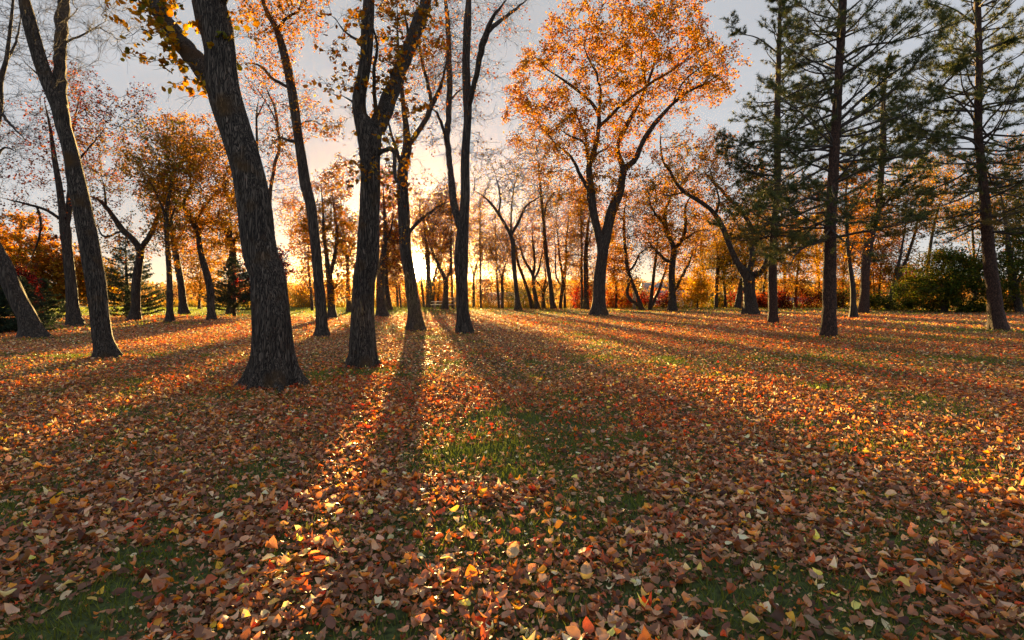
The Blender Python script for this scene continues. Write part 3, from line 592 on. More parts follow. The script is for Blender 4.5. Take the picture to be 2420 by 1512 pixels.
tree('bare_tree', 'thin bare stems rising at the far left edge, mostly out of the picture', 'tree',
  [[(-90,790,34),(-60,600,24),(-30,400,20),(-5,260,18),(0,195,12),(14,145,9),(19,110,8),(25,60,7),(31,0,6),(36,-60,5)],[(14,150,7),(30,115,6),(45,70,5),(50,20,4)],[(-10,260,8),(30,300,6),(60,330,4)],[(-30,400,8),(10,350,6),(40,360,4)]],
  env=[(40,120,60,130),(30,300,60,80),(-40,100,80,150)], pts=420, leaves=0, sides=16, flare=.3, rz=.9, seed=19, keep=.5, twigs=3)

# ================================================================ LEFT MIDDLE DISTANCE
tree('broadleaf_tree', 'tall twin-stemmed trunk behind the twin-topped one, sparse dull red leaves high up', 'tree',
  [[(180,770,36),(173,735,27),(168,672,24),(158,578,22),(154,545,24),(146,485,15),(138,430,13),(128,370,11),(118,300,8),(105,240,6)],[(156,545,17),(163,485,14),(166,420,12),(168,350,9),(175,290,7),(190,220,5)],
   [(140,518,8),(112,497,7),(85,488,6),(45,478,5),(0,466,4)],[(90,490,5),(98,530,6),(90,570,5),(70,620,4)],[(166,400,6),(210,350,5),(250,300,4)]],
  env=[(190,250,75,90),(110,330,90,90),(260,270,70,60),(330,240,45,50),(60,430,80,60),(170,180,80,50)], pts=900, leaves=5200, pal=['rust','plum','bronze','rust'], lsize=.10, Y=None, seed=21, keep=.55, clump=1.2, tip=.0045)
tree('broadleaf_tree', 'slim trunk forking low into a wide V over the left spruce', 'tree',
  [[(319,757,30),(321,735,21),(322,672,20),(327,630,18),(331,594,17),(315,566,13),(290,544,14),(270,515,11),(250,488,9),(230,470,8),(205,462,6)],[(332,596,14),(350,563,12),(361,545,12),(370,520,9),(378,500,7),(390,470,6),(400,430,4)],
   [(250,488,6),(248,450,5),(240,420,4)],[(290,545,5),(250,560,5),(235,545,4),(230,520,3)]],
  env=[(330,350,130,80),(240,380,85,75),(400,420,70,60),(300,430,90,40),(230,500,50,40)], pts=750, leaves=8500, pal=['amber','rust','olive'], lsize=.105, seed=23, keep=.55, clump=1.5)
tree('broadleaf_tree', 'straight thin trunk wrapped in yellow leaves, right of the V-shaped one', 'tree',
  [[(401,761,24),(401,735,15),(401,690,14),(400,641,13),(396,580,11),(393,516,10),(398,470,8),(406,430,7),(412,380,5)],[(396,560,7),(410,500,6),(430,450,4)],[(393,516,6),(375,470,5),(355,430,4)]],
  env=[(400,390,110,90),(450,350,80,75),(400,500,50,70),(415,590,25,60),(340,380,60,50)], pts=750, leaves=10000, pal=['gold','amber','olive'], lsize=.105, seed=25, keep=.6, clump=1.3)
tree('broadleaf_tree', 'short dark trunk farther back between the two thin ones, under yellow-brown leaves', 'tree',
  [[(436,743,26),(432,715,18),(428,672,15),(420,630,14),(412,580,13),(405,530,12),(402,480,8)],[(412,580,8),(440,530,6),(450,490,4)]],
  env=[(420,520,60,50),(460,560,50,50),(380,470,50,50)], pts=420, leaves=6500, pal=['amber','orange'], lsize=.13, seed=26, keep=.6, clump=1.5)
tree('broadleaf_tree', 'curving grey trunk with a high fork, left of the right-hand spruce', 'tree',
  [[(501,757,26),(499,735,18),(497,688,17),(489,650,15),(478,610,14),(471,575,12),(469,547,12),(458,532,12),(448,508,9),(434,485,8),(440,460,6),(450,440,5),(449,390,5),(450,345,4)],[(460,534,8),(472,510,7),(486,488,7),(506,460,6),(530,445,4)],[(436,487,7),(410,470,6),(380,440,4)],[(475,545,5),(485,530,4),(520,560,3)]],
  env=[(490,370,85,95),(420,330,70,75),(520,460,45,70),(450,430,80,60),(520,560,30,60)], pts=850, leaves=14000, pal=['orange','gold','amber'], lsize=.11, seed=27, keep=.6, clump=1.4)
tree('broadleaf_tree', 'broad-crowned yellow tree rising out of the right-hand spruce', 'tree',
  [[(545,742,22),(548,680,19),(550,594,16),(546,575,14),(530,540,9),(500,516,8),(480,490,6),(470,470,4)],[(549,580,10),(558,562,9),(575,556,7),(590,540,5)],[(547,570,7),(545,530,6),(540,490,5)]],
  env=[(520,540,60,60),(560,480,50,90),(590,570,35,60),(530,640,50,30)], pts=560, leaves=11000, pal=['gold','amber','yellow'], lsize=.13, seed=29, keep=.62, clump=1.4)
spruce('dense dark green conical spruce under the V-shaped tree', 302, 33.5, 4.9, 2.55, 31)
spruce('dark spruce between the curving trunk and the thickest trunk', 554, 36.5, 3.9, 2.4, 32, skirt=.5)
spruce('low blackish spruce spreading behind the leaning trunk at the left edge', 40, 22.5, 2.2, 1.5, 33, skirt=.1)
spruce('small bluish spruce tip left of the twin-topped trunk', 100, 30.5, 2.3, 1.2, 34, skirt=.1)
for (x, y, Y, lab, pal, rx, ry, sd, lv, st) in (
   (50, 745, 44, 'dense bright orange crown at the left edge, topping the maples there', ['orange','orange','gold'], 95, 95, 41, 17000, 590),
   (150, 742, 46, 'orange and yellow maple glowing behind the twin-stemmed trunk', ['gold','orange','amber'], 75, 85, 42, 14000, 640),
   (225, 738, 50, 'yellow-green young tree between the dark left trunks', ['gold','olive','yellow'], 55, 60, 43, 8000, 660)):
    tree('maple_tree', lab, 'tree', [[(x,y,14),(x+3,y-70,11),(x-2,st-40,7),(x+4,st-80,4)],[(x+2,y-80,7),(x-40,st-20,4)],[(x+2,y-85,7),(x+38,st-10,4)]],
      env=[(x,st,rx,ry),(x-rx*.5,st+30,rx*.6,ry*.6),(x+rx*.5,st+35,rx*.6,ry*.6)], pts=520, leaves=lv, pal=pal, lsize=.17, seed=sd, keep=.7, clump=1.6, Y=Y)
tree('burgundy_tree', 'small deep burgundy tree behind the leaning trunk at the left edge', 'tree', [[(48,765,10),(46,720,7),(50,670,5),(44,620,3)],[(47,715,5),(20,670,3)],[(47,715,5),(75,670,3)]],
  env=[(40,680,38,55),(15,710,35,35),(85,735,25,22)], pts=300, leaves=5200, pal='plum', lsize=.12, seed=44, keep=.7, Y=28)
tree('burgundy_tree', 'burgundy-leaved small tree peeping out on both sides of the thickest trunk', 'tree', [[(625,742,10),(622,700,7),(630,650,5),(640,610,3)],[(622,700,5),(600,650,3)],[(624,695,5),(660,640,3)]],
  env=[(615,650,60,70),(662,625,26,50),(590,690,40,45)], pts=300, leaves=6000, pal=['plum','plum','red'], lsize=.14, seed=45, keep=.7, Y=40)
tree('bare_tree', 'bare many-stemmed tree seen against the sky just right of the thickest trunk', 'tree',
  [[(640,745,18),(636,650,14),(625,560,13),(616,480,11),(610,400,9),(607,330,6),(606,270,5),(612,230,3)],[(632,600,11),(636,500,10),(640,440,9),(652,380,9),(661,345,8),(655,290,7),(648,250,6),(636,225,5),(620,185,3)],[(661,345,5),(690,322,4),(700,310,3)],[(607,280,4),(620,250,3),(630,225,2)],[(652,300,5),(640,260,4),(600,200,3)]],
  env=[(630,240,55,70),(590,210,45,50),(680,420,55,80),(720,230,40,50),(650,330,50,60)], pts=700, leaves=2200, pal=['orange','rust'], lsize=.11, seed=46, keep=.5, Y=38)
MID = 'slim trees in the middle distance'
tree('broadleaf_tree', 'short dark trunk in low yellow leaves, right of the tall straight trunk', 'tree',
  [[(784,752,26),(783,730,18),(782,690,17),(778,655,16),(772,610,9),(766,560,8),(763,500,6),(758,430,5)],[(780,655,11),(790,610,10),(796,560,9),(790,500,7),(782,440,5)],[(783,690,5),(810,660,4)]],
  env=[(770,480,55,80),(800,560,45,60),(790,690,38,32),(740,540,40,60),(800,420,40,60),(720,560,40,60)], pts=620, leaves=9500, pal=['gold','amber','orange'], lsize=.12, seed=51, keep=.6, clump=1.3)
tree('broadleaf_tree', 'slender tree with a small round fork over the green lawn, left of the forked trunk', 'tree',
  [[(825,738,15),(823,700,9),(822,667,8),(820,617,7),(812,590,5),(802,570,4)],[(820,617,6),(830,590,5),(840,560,4)]],
  env=[(820,560,45,50),(800,600,35,40),(810,520,45,40),(835,640,25,30)], pts=420, leaves=3500, pal=['gold','olive','orange'], lsize=.14, seed=52, keep=.6, clump=1.5)
tree('broadleaf_tree', 'dark trunk showing just right of the forked one, with an orange leaf tuft', 'tree',
  [[(904,749,34),(901,725,22),(899,679,20),(900,640,20),(906,600,13),(910,560,11),(908,500,9),(905,440,7)],[(898,650,9),(890,610,8),(892,560,6)],[(906,580,7),(925,540,5),(930,480,4)]],
  env=[(905,470,55,80),(925,560,40,50),(880,560,30,50),(930,620,30,40)], pts=480, leaves=6000, pal=['orange','rust'], lsize=.12, seed=53, keep=.6)
tree('broadleaf_tree', 'thin trunk half hidden behind the one with the orange leaf tuft', 'tree', [[(920,733,18),(916,700,11),(912,660,10),(915,600,8),(925,540,5)],[(914,650,5),(935,610,4)]], env=[(930,560,40,60),(945,640,35,45)], pts=300, leaves=5200, pal=['orange','rust'], lsize=.15, seed=54, keep=.6)

# ================================================================ FIELD EDGE, trees against the low sky
EDGE = 'thin trees along the far edge of the lawn'
def et(label, stems, env, lv, pal, sd, Y=None, pts=330, ls=.125, name='broadleaf_tree', **k):
    pal = [{'rust': 'amber', 'bronze': 'gold'}.get(q, q) for q in ([pal] if isinstance(pal, str) else pal)]
    return tree(name, label, 'tree', stems, env=env, pts=int(pts*1.4), leaves=lv, pal=pal, lsize=ls, seed=sd, Y=Y, sides=9, keep=.75, grow=1.28, ldist=.30, clump=2, group=EDGE, tip=k.pop('tip', .009), twigs=k.pop('twigs', 2), **k)
et('thin leaning stem low on the left side of the trunk by the sun', [[(948,724,5),(944,690,4),(941,650,3),(936,600,2)]], [(935,620,25,40)], 900, 'rust', 61, 60, 120)
et('stem showing in the glow immediately below the sun', [[(1003,727,7),(998,690,5),(995,650,5),(1000,600,4)]], [(1035,570,30,40),(1030,640,14,20)], 1300, ['orange','gold'], 62, 62, 160)
et('sturdy pair of trunks right of the sun, glowing orange at their edges', [[(1021,723,18),(1016,690,12),(1013,655,10),(1012,610,9),(1005,560,6),(1000,510,4)],[(1016,690,6),(1030,640,5),(1040,590,4)],[(1026,722,8),(1026,690,5),(1024,650,4)]], [(1015,500,55,45),(1045,500,45,45)], 3400, ['orange','rust','gold'], 63, 60, 420)
et('V-shaped tree left of the slender twin stems, orange in the sun glow', [[(1051,732,16),(1053,692,12),(1053,664,12),(1041,637,8),(1030,613,6),(1020,590,5),(1010,560,3)],[(1054,664,8),(1063,642,6),(1065,612,6),(1064,570,5),(1066,530,4)]], [(1040,560,50,50),(1060,500,40,50),(1015,590,30,30)], 4600, ['orange','rust'], 64, 55, 420)
et('straight pole-thin stem touching the twin-stemmed trunk on its left', [[(1069,727,6),(1068,690,5),(1067,640,4),(1066,560,3),(1067,470,2)]], [(1066,540,22,60)], 700, 'orange', 65, 58, 120)
et('small low-branching tree right of the twin-stemmed trunk', [[(1119,725,7),(1119,680,5),(1120,650,5),(1128,620,4),(1140,600,3)],[(1120,645,4),(1108,610,3)]], [(1135,590,40,45),(1115,560,25,40)], 2800, ['rust','bronze'], 66, 62, 300)
et('needle-thin straight larch stem, first right of the twin-stemmed trunk', [[(1136,726,5),(1135,650,4),(1134,567,3),(1134,500,2.4),(1134,450,1.6)]], [(1134,560,14,100),(1134,480,10,40),(1142,600,24,30)], 1500, 'bronze', 67, 60, 160, name='larch_tree')
et('slim tree forking low, beside a far blue-grey roof', [[(1179,727,7),(1176,690,5),(1174,650,5),(1172,600,4),(1170,540,3),(1170,490,2)],[(1175,660,3),(1160,640,2)],[(1174,640,3),(1190,615,2)]], [(1172,560,32,55),(1165,600,35,25)], 3400, ['bronze','rust'], 68, 60, 320)
et('curved little tree just left of the dark lawn-edge trunk with open bare forks', [[(1187,727,8),(1187,690,6),(1186,667,6),(1190,640,5),(1196,620,4),(1205,600,3)],[(1186,662,4),(1180,640,3),(1165,620,2)]], [(1190,600,35,35),(1170,570,30,30)], 3400, ['rust','orange'], 69, 58, 300)
et('dark lawn-edge trunk with open bare forks spreading against the pale sky', [[(1224,733,20),(1221,700,12),(1218,667,10),(1214,620,11),(1212,580,10),(1207,556,9),(1193,530,8),(1178,505,7),(1160,480,6),(1140,462,4),(1120,450,3)],[(1209,558,7),(1222,530,7),(1233,505,6),(1245,485,5),(1275,465,4),(1300,455,3)],[(1180,508,5),(1182,470,4),(1175,430,3),(1160,380,2)],[(1205,553,5),(1208,500,4),(1215,440,3),(1230,400,2)]], [(1150,420,50,60),(1200,450,45,60),(1250,470,45,40),(1215,390,40,50)], 1600, ['rust','olive'], 70, 52, 560, ls=.13, twigs=3)
et('long trunk leaning left across its dark neighbour', [[(1259,728,13),(1252,705,9),(1246,686,8),(1236,655,8),(1224,623,7),(1219,590,6),(1212,550,4)]], [(1225,560,40,40),(1240,600,25,30)], 1800, ['rust','orange'], 71, 59, 260)
et('many-forked tree fanning out above the yellow weeds', [[(1271,729,14),(1266,705,11),(1261,679,9),(1259,650,8),(1250,633,7),(1240,617,6),(1232,595,5),(1226,570,4)],[(1260,655,7),(1263,630,6),(1262,600,6),(1258,570,5),(1256,520,3)],[(1262,665,5),(1272,640,5),(1278,610,4),(1285,570,3)]], [(1250,560,50,50),(1275,530,40,60),(1230,590,30,30)], 3800, ['bronze','rust','orange'], 72, 58, 420)
et('short thick-based tree with upcurved arms between two lean trunks', [[(1284,729,12),(1283,705,8),(1282,686,8),(1276,675,5),(1268,665,4),(1255,650,3)],[(1283,690,5),(1290,660,5),(1288,635,4),(1285,600,3)],[(1283,692,5),(1296,665,4),(1305,630,3)]], [(1285,600,35,45),(1265,620,25,30)], 2600, ['bronze','orange'], 73, 60, 260)
et('tall trunk leaning left, tallest of the thin ones left of the great elm', [[(1308,730,16),(1304,705,11),(1300,667,10),(1293,620,9),(1288,575,9),(1285,530,8),(1280,480,7),(1277,445,6),(1273,405,4),(1270,360,3)],[(1284,520,5),(1294,475,4),(1310,455,4),(1330,450,3)],[(1280,470,4),(1265,430,3)]], [(1275,370,45,70),(1300,450,35,50),(1245,400,40,60)], 4200, ['olive','gold','amber'], 74, 57, 480)
et('pair of stems with a narrow fork, left one hooked at its foot', [[(1323,729,9),(1326,700,8),(1330,667,8),(1327,640,6),(1321,600,5),(1318,560,4),(1312,500,3)],[(1330,660,6),(1337,620,6),(1337,580,5),(1342,530,4),(1350,480,3)],[(1325,680,4),(1314,655,4),(1312,600,3),(1310,550,2)]], [(1330,530,40,70),(1310,490,35,50),(1350,590,25,40)], 4200, ['rust','orange','bronze'], 75, 59, 420)
et('plain thin stem left of the scarlet bush', [[(1335,730,7),(1334,700,6),(1334,670,5),(1338,630,4),(1345,580,3)]], [(1345,570,25,50)], 1200, 'rust', 76, 60, 150)
et('thin stem leaning right over the scarlet bush', [[(1354,727,6),(1359,705,5),(1366,680,4),(1375,650,3)]], [(1370,640,25,30)], 1100, ['orange','gold'], 77, 61, 140)
et('slender upright stem left of the great elm, hung with bright orange leaves', [[(1375,731,7),(1375,690,6),(1374,640,6),(1374,567,5),(1372,500,4),(1370,450,3)]], [(1365,560,25,90),(1350,620,22,40),(1380,470,35,50)], 5600, ['gold','orange','yellow'], 78, 57, 300)
et('dark straight trunk next to the great elm on its left', [[(1385,731,15),(1385,690,12),(1384,630,11),(1385,580,9),(1390,530,6),(1395,490,4)],[(1385,590,6),(1395,560,4),(1400,540,3)]], [(1390,500,30,60),(1405,640,18,90)], 5200, ['gold','orange'], 79, 56, 280)
# the great elm
tree('elm_tree', 'great wide-crowned elm with bright orange leaves, standing alone in the middle of the lawn', 'tree',
  [[(1414,745,40),(1415,715,30),(1417,672,28),(1421,620,26),(1424,590,28),(1415,560,20),(1406,520,18),(1400,490,20),(1397,469,22),(1394,430,17),(1391,394,14),(1402,362,12),(1409,335,10),(1413,312,9),(1415,275,9),(1400,246,8),(1375,222,7),(1350,203,7),(1325,185,5),(1300,169,4),(1275,150,3)],
   [(1427,590,26),(1441,516,25),(1453,480,22),(1464,454,20),(1468,425,18),(1472,399,17),(1462,370,12),(1459,353,11),(1463,330,11),(1472,312,12),(1483,292,11),(1491,275,10),(1505,250,9),(1519,225,8),(1526,205,9),(1520,175,6),(1515,140,5),(1518,90,4)],
   [(1473,397,16),(1497,381,14),(1511,352,12),(1522,328,12),(1538,305,11),(1553,284,11),(1572,264,9),(1591,244,7),(1622,219,6),(1650,205,5),(1678,190,4),(1722,156,3)],
   [(1414,300,8),(1441,275,8),(1460,255,7),(1481,237,7),(1505,220,7),(1528,203,7),(1555,185,6),(1584,169,5),(1620,140,4),(1650,110,3)],
   [(1414,268,7),(1419,219,6),(1412,190,5),(1409,172,5),(1396,150,4),(1384,125,4),(1375,90,3)],
   [(1396,462,12),(1380,430,9),(1366,406,8),(1356,381,7),(1340,360,6),(1316,344,5),(1290,310,4),(1272,290,4),(1250,260,3)],
   [(1391,392,9),(1388,365,7),(1384,344,7),(1370,330,5),(1345,320,5),(1320,305,4)],[(1384,344,6),(1382,320,5),(1370,290,5),(1360,270,4),(1345,240,3)],
   [(1395,378,7),(1415,360,5),(1432,352,4),(1450,330,3)],[(1528,203,7),(1540,170,6),(1552,120,5),(1560,70,4)],[(1591,244,5),(1610,200,4),(1640,170,4),(1690,130,3)],[(1508,283,6),(1480,290,5),(1465,285,3)]],
  env=[(1480,100,150,85),(1370,90,100,75),(1300,160,90,85),(1590,80,110,85),(1650,150,95,85),(1690,190,60,60),(1250,220,60,75),(1240,300,50,65),(1330,270,80,70),(1440,190,90,70),(1560,170,90,60),(1360,450,50,50),(1400,420,45,45),(1300,400,45,40),(1420,470,40,40),(1560,20,120,50),(1430,20,100,45)],
  pts=3600, leaves=58000, gap=.36, pal=['orange','orange','gold','amber'], lsize=.15, seed=80, keep=.62, clump=2.6, sides=30, flare=.42, rz=.85, tr=.40, tip=.011, spread=.25, twigs=2, ldist=.2, tw_len=.6)
et('crooked pair of trunks crossing at shoulder height, right of the great elm', [[(1517,733,13),(1508,705,9),(1500,685,9),(1491,660,8),(1484,641,9),(1478,600,8),(1475,563,7),(1474,530,7),(1475,500,5),(1480,460,4)],[(1480,731,9),(1483,700,8),(1486,665,8),(1488,650,7)],[(1484,641,5),(1500,625,5),(1510,600,4),(1525,590,4),(1536,583,3)]], [(1480,500,40,60),(1500,560,40,30),(1455,560,40,50)], 5000, ['gold','amber','orange'], 82, 53, 420)
et('low stub-armed tree with pale split trunk and golden leaves', [[(1534,733,9),(1540,690,8),(1547,625,7),(1550,600,6),(1555,560,4),(1560,520,3)],[(1544,733,8),(1555,690,7),(1565,660,6),(1572,640,6),(1580,600,4)]], [(1540,540,40,45),(1570,580,35,40)], 4200, ['gold','orange'], 83, 55, 330)
et('dark short-trunked tree with many arching limbs right of the crossing trunks', [[(1588,734,22),(1588,700,17),(1587,650,15),(1589,615,15),(1592,588,13),(1583,565,11),(1575,547,11),(1571,520,9),(1572,494,8),(1585,465,6),(1590,430,4)],[(1590,620,8),(1577,617,8),(1563,606,8),(1548,590,7),(1531,570,6)],[(1592,588,10),(1609,569,9),(1618,547,8),(1619,515,7),(1620,485,6),(1640,450,4)],[(1594,700,6),(1600,675,7),(1609,657,7),(1618,640,7),(1626,625,6),(1635,600,4),(1645,570,3)],[(1574,545,7),(1562,520,6),(1550,508,6),(1538,485,5),(1530,450,4)],[(1606,572,6),(1625,560,5),(1650,545,4),(1680,543,3)]],
   [(1590,460,70,55),(1540,480,45,45),(1640,500,55,50),(1600,540,60,45),(1560,560,35,35),(1655,560,40,40)], 11000, ['orange','gold','amber'], 84, 50, 800, ls=.15)
et('yellow sapling glowing low beside the shrubs', [[(1648,733,5),(1647,710,4),(1647,680,3),(1650,655,2)]], [(1650,690,28,30),(1640,705,22,18),(1660,670,18,20)], 4600, ['yellow','yellow','gold'], 85, 57, 260, ls=.15, name='sapling')
et('thin dark trunk among yellow leaves, left of the squat spreading tree', [[(1692,727,10),(1692,700,9),(1694,650,8),(1697,610,7),(1692,580,5),(1685,540,3)],[(1696,630,4),(1712,600,3)]], [(1690,580,45,50),(1670,620,30,30),(1710,630,30,40)], 8200, ['yellow','gold','olive'], 86, 60, 380)
et('bent thin stem with low side shoots, second left of the squat spreading tree', [[(1714,724,7),(1712,690,6),(1708,655,6),(1712,630,4),(1725,600,3)],[(1711,680,3),(1730,660,2)]], [(1715,620,30,40),(1725,665,20,25)], 4200, ['yellow','olive'], 87, 61, 240)
et('short dark trunk leaning behind the squat spreading tree', [[(1742,729,17),(1746,700,13),(1752,668,11),(1757,640,7),(1765,600,4)]], [(1765,590,35,40),(1740,620,25,30)], 4200, ['gold','olive'], 88, 58, 240)
tree('broadleaf_tree', 'squat spreading tree whose limbs fan out low, behind the left pine', 'tree',
  [[(1774,743,38),(1772,715,30),(1770,690,27),(1769,660,29),(1761,645,24),(1747,629,16),(1737,610,14),(1728,591,13),(1718,565,13),(1709,541,13),(1695,515,11),(1678,494,10),(1647,472,9),(1616,454,8),(1595,430,7),(1584,406,7),(1568,385,5),(1563,366,5),(1560,335,4),(1561,312,3)],
   [(1772,648,15),(1776,615,14),(1775,585,13),(1774,560,13),(1771,532,12),(1760,510,10),(1747,494,9),(1722,469,8),(1700,445,7),(1680,425,6),(1660,400,4)],[(1776,652,17),(1794,646,14),(1804,632,12),(1812,612,10),(1825,590,7),(1840,560,5)],[(1773,560,8),(1790,520,7),(1795,480,6),(1790,430,5),(1800,380,3)],[(1690,508,6),(1700,480,5),(1690,440,4),(1670,380,3)],[(1616,454,5),(1580,462,4),(1550,455,3)]],
  env=[(1620,380,75,65),(1690,380,80,70),(1770,440,70,70),(1560,420,45,50),(1720,500,70,50),(1650,330,60,50),(1810,520,40,50)], pts=1150, leaves=14500, pal=['amber','bronze','olive','orange'], lsize=.13, seed=90, keep=.55, clump=2.2, sides=20, flare=.35, tip=.007, twigs=3)

# ================================================================ PINES
pine('pine_tree', 'left pine, its slim straight trunk hidden halfway by dark needles', 'pine', [(1827,765,29),(1826,735,21),(1825,641,19),(1828,540,17),(1836,437,15),(1836,281,15),(1839,156,12),(1842,47,8)], 17.5, 3.6, 3.3, 101,
  explicit=[[(1836,330,0),(1780,335,-.6),(1720,350,-1.2)],[(1836,130,0),(1790,90,.5),(1745,80,.9)],[(1826,560,0),(1870,560,-.8),(1910,590,-1.4)],[(1828,480,0),(1770,500,-.8),(1730,540,-1.4)]], ntuft=.95, lowz=6)
pine('pine_tree', 'middle pine with the thickest reddish scaly trunk of the right-hand group', 'pine', [(1957,796,42),(1958,770,33),(1960,641,28),(1961,516,26),(1968,420,23),(1976,281,20),(1983,156,18),(1991,0,18),(1996,-120,14)], 15.5, 3.7, 3.5, 102,
  explicit=[[(1975,290,0),(2030,240,-.6),(2100,180,-1.2),(2160,140,-1.6)],[(1968,440,0),(2040,400,.6),(2110,370,1.0),(2180,330,1.4)],[(1983,140,0),(2040,110,-.4),(2130,95,-.8),(2250,60,-1)],[(1962,560,0),(1890,590,-.8),(1860,640,-1)],[(1976,260,0),(1940,170,.6),(1880,140,1)],[(1960,560,0),(2050,545,-.7),(2130,530,-1.2)],[(1968,470,0),(1900,470,-.9),(1850,500,-1.4)]], ntuft=.95, lowz=4.5)
pine('pine_tree', 'right pine whose trunk is edged fiery orange by the low sun', 'pine', [(2357,780,42),(2353,750,33),(2349,703,29),(2338,610,26),(2329,516,23),(2321,420,19),(2313,344,17),(2310,281,17),(2313,156,14),(2309,0,14),(2308,-80,11)], 17.5, 4.2, 4.0, 103,
  explicit=[[(2313,125,0),(2240,190,-.5),(2190,240,-1.0),(2110,290,-1.4)],[(2313,125,0),(2370,100,.5),(2419,80,.9)],[(2318,350,0),(2290,330,-.5),(2240,325,-.9),(2170,330,-1.3)],[(2325,440,0),(2270,470,-.6),(2210,490,-1.2)],[(2325,460,0),(2375,430,.6),(2440,390,1)],[(2310,60,0),(2250,20,.5),(2170,-5,1)],[(2330,520,0),(2270,540,.6),(2200,560,1)]], ntuft=.8, lowz=6.5)
pine('pine_tree', 'grey-barked pine behind the middle one, trunk slanting up to the right', 'pine', [(2038,741,25),(2042,700,21),(2044,641,19),(2050,595,21),(2057,550,20),(2074,500,14),(2079,440,13),(2083,390,13),(2086,344,15),(2086,281,11),(2089,203,8),(2097,150,5)], 20, 6.0, 5.0, 104,
  explicit=[[(2074,500,0),(2105,465,-1),(2136,431,-1.6),(2160,384,-2),(2205,312,-2.4),(2240,262,-3)],[(2084,400,0),(2060,350,1),(2050,330,1.5),(2010,350,2)]], nl=.2, ntuft=.85, gap=.5, lowz=9)
tree('broadleaf_tree', 'thin dark curved trunk between the middle pine and the grey-barked one', 'tree', [[(2017,752,20),(2016,715,13),(2014,672,11),(2007,620,9),(2002,579,8),(2000,516,7),(1998,460,6),(2003,400,4)],[(2006,610,5),(2030,640,0),(2032,600,3)][:1]+[(2020,560,4),(2040,500,3)]],
  env=[(2000,440,55,60),(2030,500,40,40),(1960,480,45,50)], pts=420, leaves=4500, pal=['orange','bronze'], lsize=.12, seed=105, keep=.55, tip=.006)
EDGE2 = 'autumn trees behind the pines'
def e2(label, stems, env, lv, pal, sd, Y, pts=420, ls=.18, name='broadleaf_tree', **k):
    pal = [{'rust': 'orange', 'amber': 'gold', 'bronze': 'gold'}.get(q, q) for q in ([pal] if isinstance(pal, str) else pal)]
    return tree(name, label, 'tree', stems, env=env, pts=pts, leaves=lv, pal=pal, lsize=ls*.8, seed=sd, Y=Y, sides=10, keep=k.pop('keep', .7), grow=1.12, ldist=.28, clump=2.2, group=EDGE2, tip=.009, **k)
e2('dark trunk splitting into two parallel slanting stems, right of the grey-barked pine', [[(2104,724,20),(2109,690,15),(2115,660,12),(2121,630,8),(2128,600,6),(2133,570,5),(2139,530,4),(2142,480,3)],[(2113,665,10),(2130,641,9),(2142,610,7),(2153,579,7),(2161,550,6),(2168,520,5),(2180,470,3)]], [(2150,470,60,60),(2190,440,50,50),(2120,500,50,50),(2200,520,50,40)], 8500, ['olive','amber','green'], 106, 55)
e2('golden tree glowing between the left and the middle pine', [[(1880,730,8),(1880,690,7),(1884,640,6),(1890,580,4)],[(1881,680,4),(1860,640,3)]], [(1880,600,60,60),(1900,670,45,45),(1850,560,50,50),(1930,560,40,60)], 12000, ['gold','yellow','orange'], 107, 60)
e2('amber tree right of the middle pine, low and full', [[(1990,730,7),(1990,690,6),(1994,640,5),(2000,590,3)]], [(1990,660,45,55),(1960,610,45,50),(2020,600,40,50)], 9000, ['gold','amber','yellow'], 108, 62)
e2('young orange tree left of the two slanting stems', [[(2075,728,7),(2077,690,5),(2080,640,4),(2085,580,3)],[(2068,728,6),(2064,680,5),(2062,620,4)]], [(2080,640,38,55),(2090,560,45,60),(2060,590,30,50)], 9000, ['orange','gold','orange'], 109, 58)
e2('bright orange low tree beneath the two slanting stems', [[(2150,727,7),(2152,705,5),(2155,680,4),(2160,650,3)]], [(2150,680,45,30),(2185,690,40,25),(2130,650,35,25)], 6500, ['orange','gold','red'], 110, 57)
e2('tall thin olive tree above and behind the grey-barked pine', [[(2180,728,10),(2190,640,8),(2205,540,6),(2230,450,4),(2250,400,3)]], [(2230,420,60,60),(2180,400,60,50),(2260,500,50,45),(2110,430,50,45)], 8000, ['olive','amber','green'], 111, 63)
e2('wide dark green leafy tree left of the right pine', [[(2230,729,14),(2232,700,12),(2236,660,9),(2240,620,5)],[(2231,700,7),(2190,660,5)],[(2232,700,7),(2280,650,5)]], [(2230,650,85,50),(2180,680,60,35),(2290,660,60,60),(2240,615,60,30)], 22000, ['green','green','olive'], 112, 48, 620, keep=.75)
e2('dark green tree at the right edge with leaning trunks', [[(2410,727,18),(2400,690,14),(2392,640,12),(2380,560,9),(2370,490,6),(2360,440,4)],[(2398,680,9),(2425,620,8),(2420,540,6)]], [(2400,600,60,70),(2350,650,50,55),(2440,500,50,80),(2400,680,50,35)], 17000, ['green','green','olive'], 113, 45, 620, keep=.72)
e2('yellow-brown tree high at the right edge behind the right pine', [[(2390,735,10),(2385,640,8),(2375,540,6),(2380,440,4)],[(2383,620,5),(2410,520,4),(2405,420,3)]], [(2385,440,55,60),(2410,370,50,50),(2340,500,40,40)], 6500, ['amber','olive','rust'], 114, 52)
e2('bronze-leaved tree filling in behind the squat spreading tree', [[(1800,729,9),(1805,680,7),(1810,620,5),(1800,560,3)]], [(1800,620,50,60),(1760,560,55,50),(1840,680,35,35)], 9000, ['amber','gold','olive'], 115, 62)
e2('amber tree closing the gap left of the dark short-trunked tree', [[(1455,731,6),(1456,690,5),(1450,640,4),(1455,590,3)]], [(1455,620,38,60),(1440,540,30,50),(1470,680,30,35)], 8000, ['gold','orange','yellow'], 116, 60)
e2('leafless-looking brown tree behind the twin-stemmed trunk', [[(1090,726,6),(1080,680,5),(1085,600,4),(1095,520,3)]], [(1100,520,50,60),(1060,480,40,50),(1140,500,35,40)], 3800, ['rust','bronze'], 117, 64)
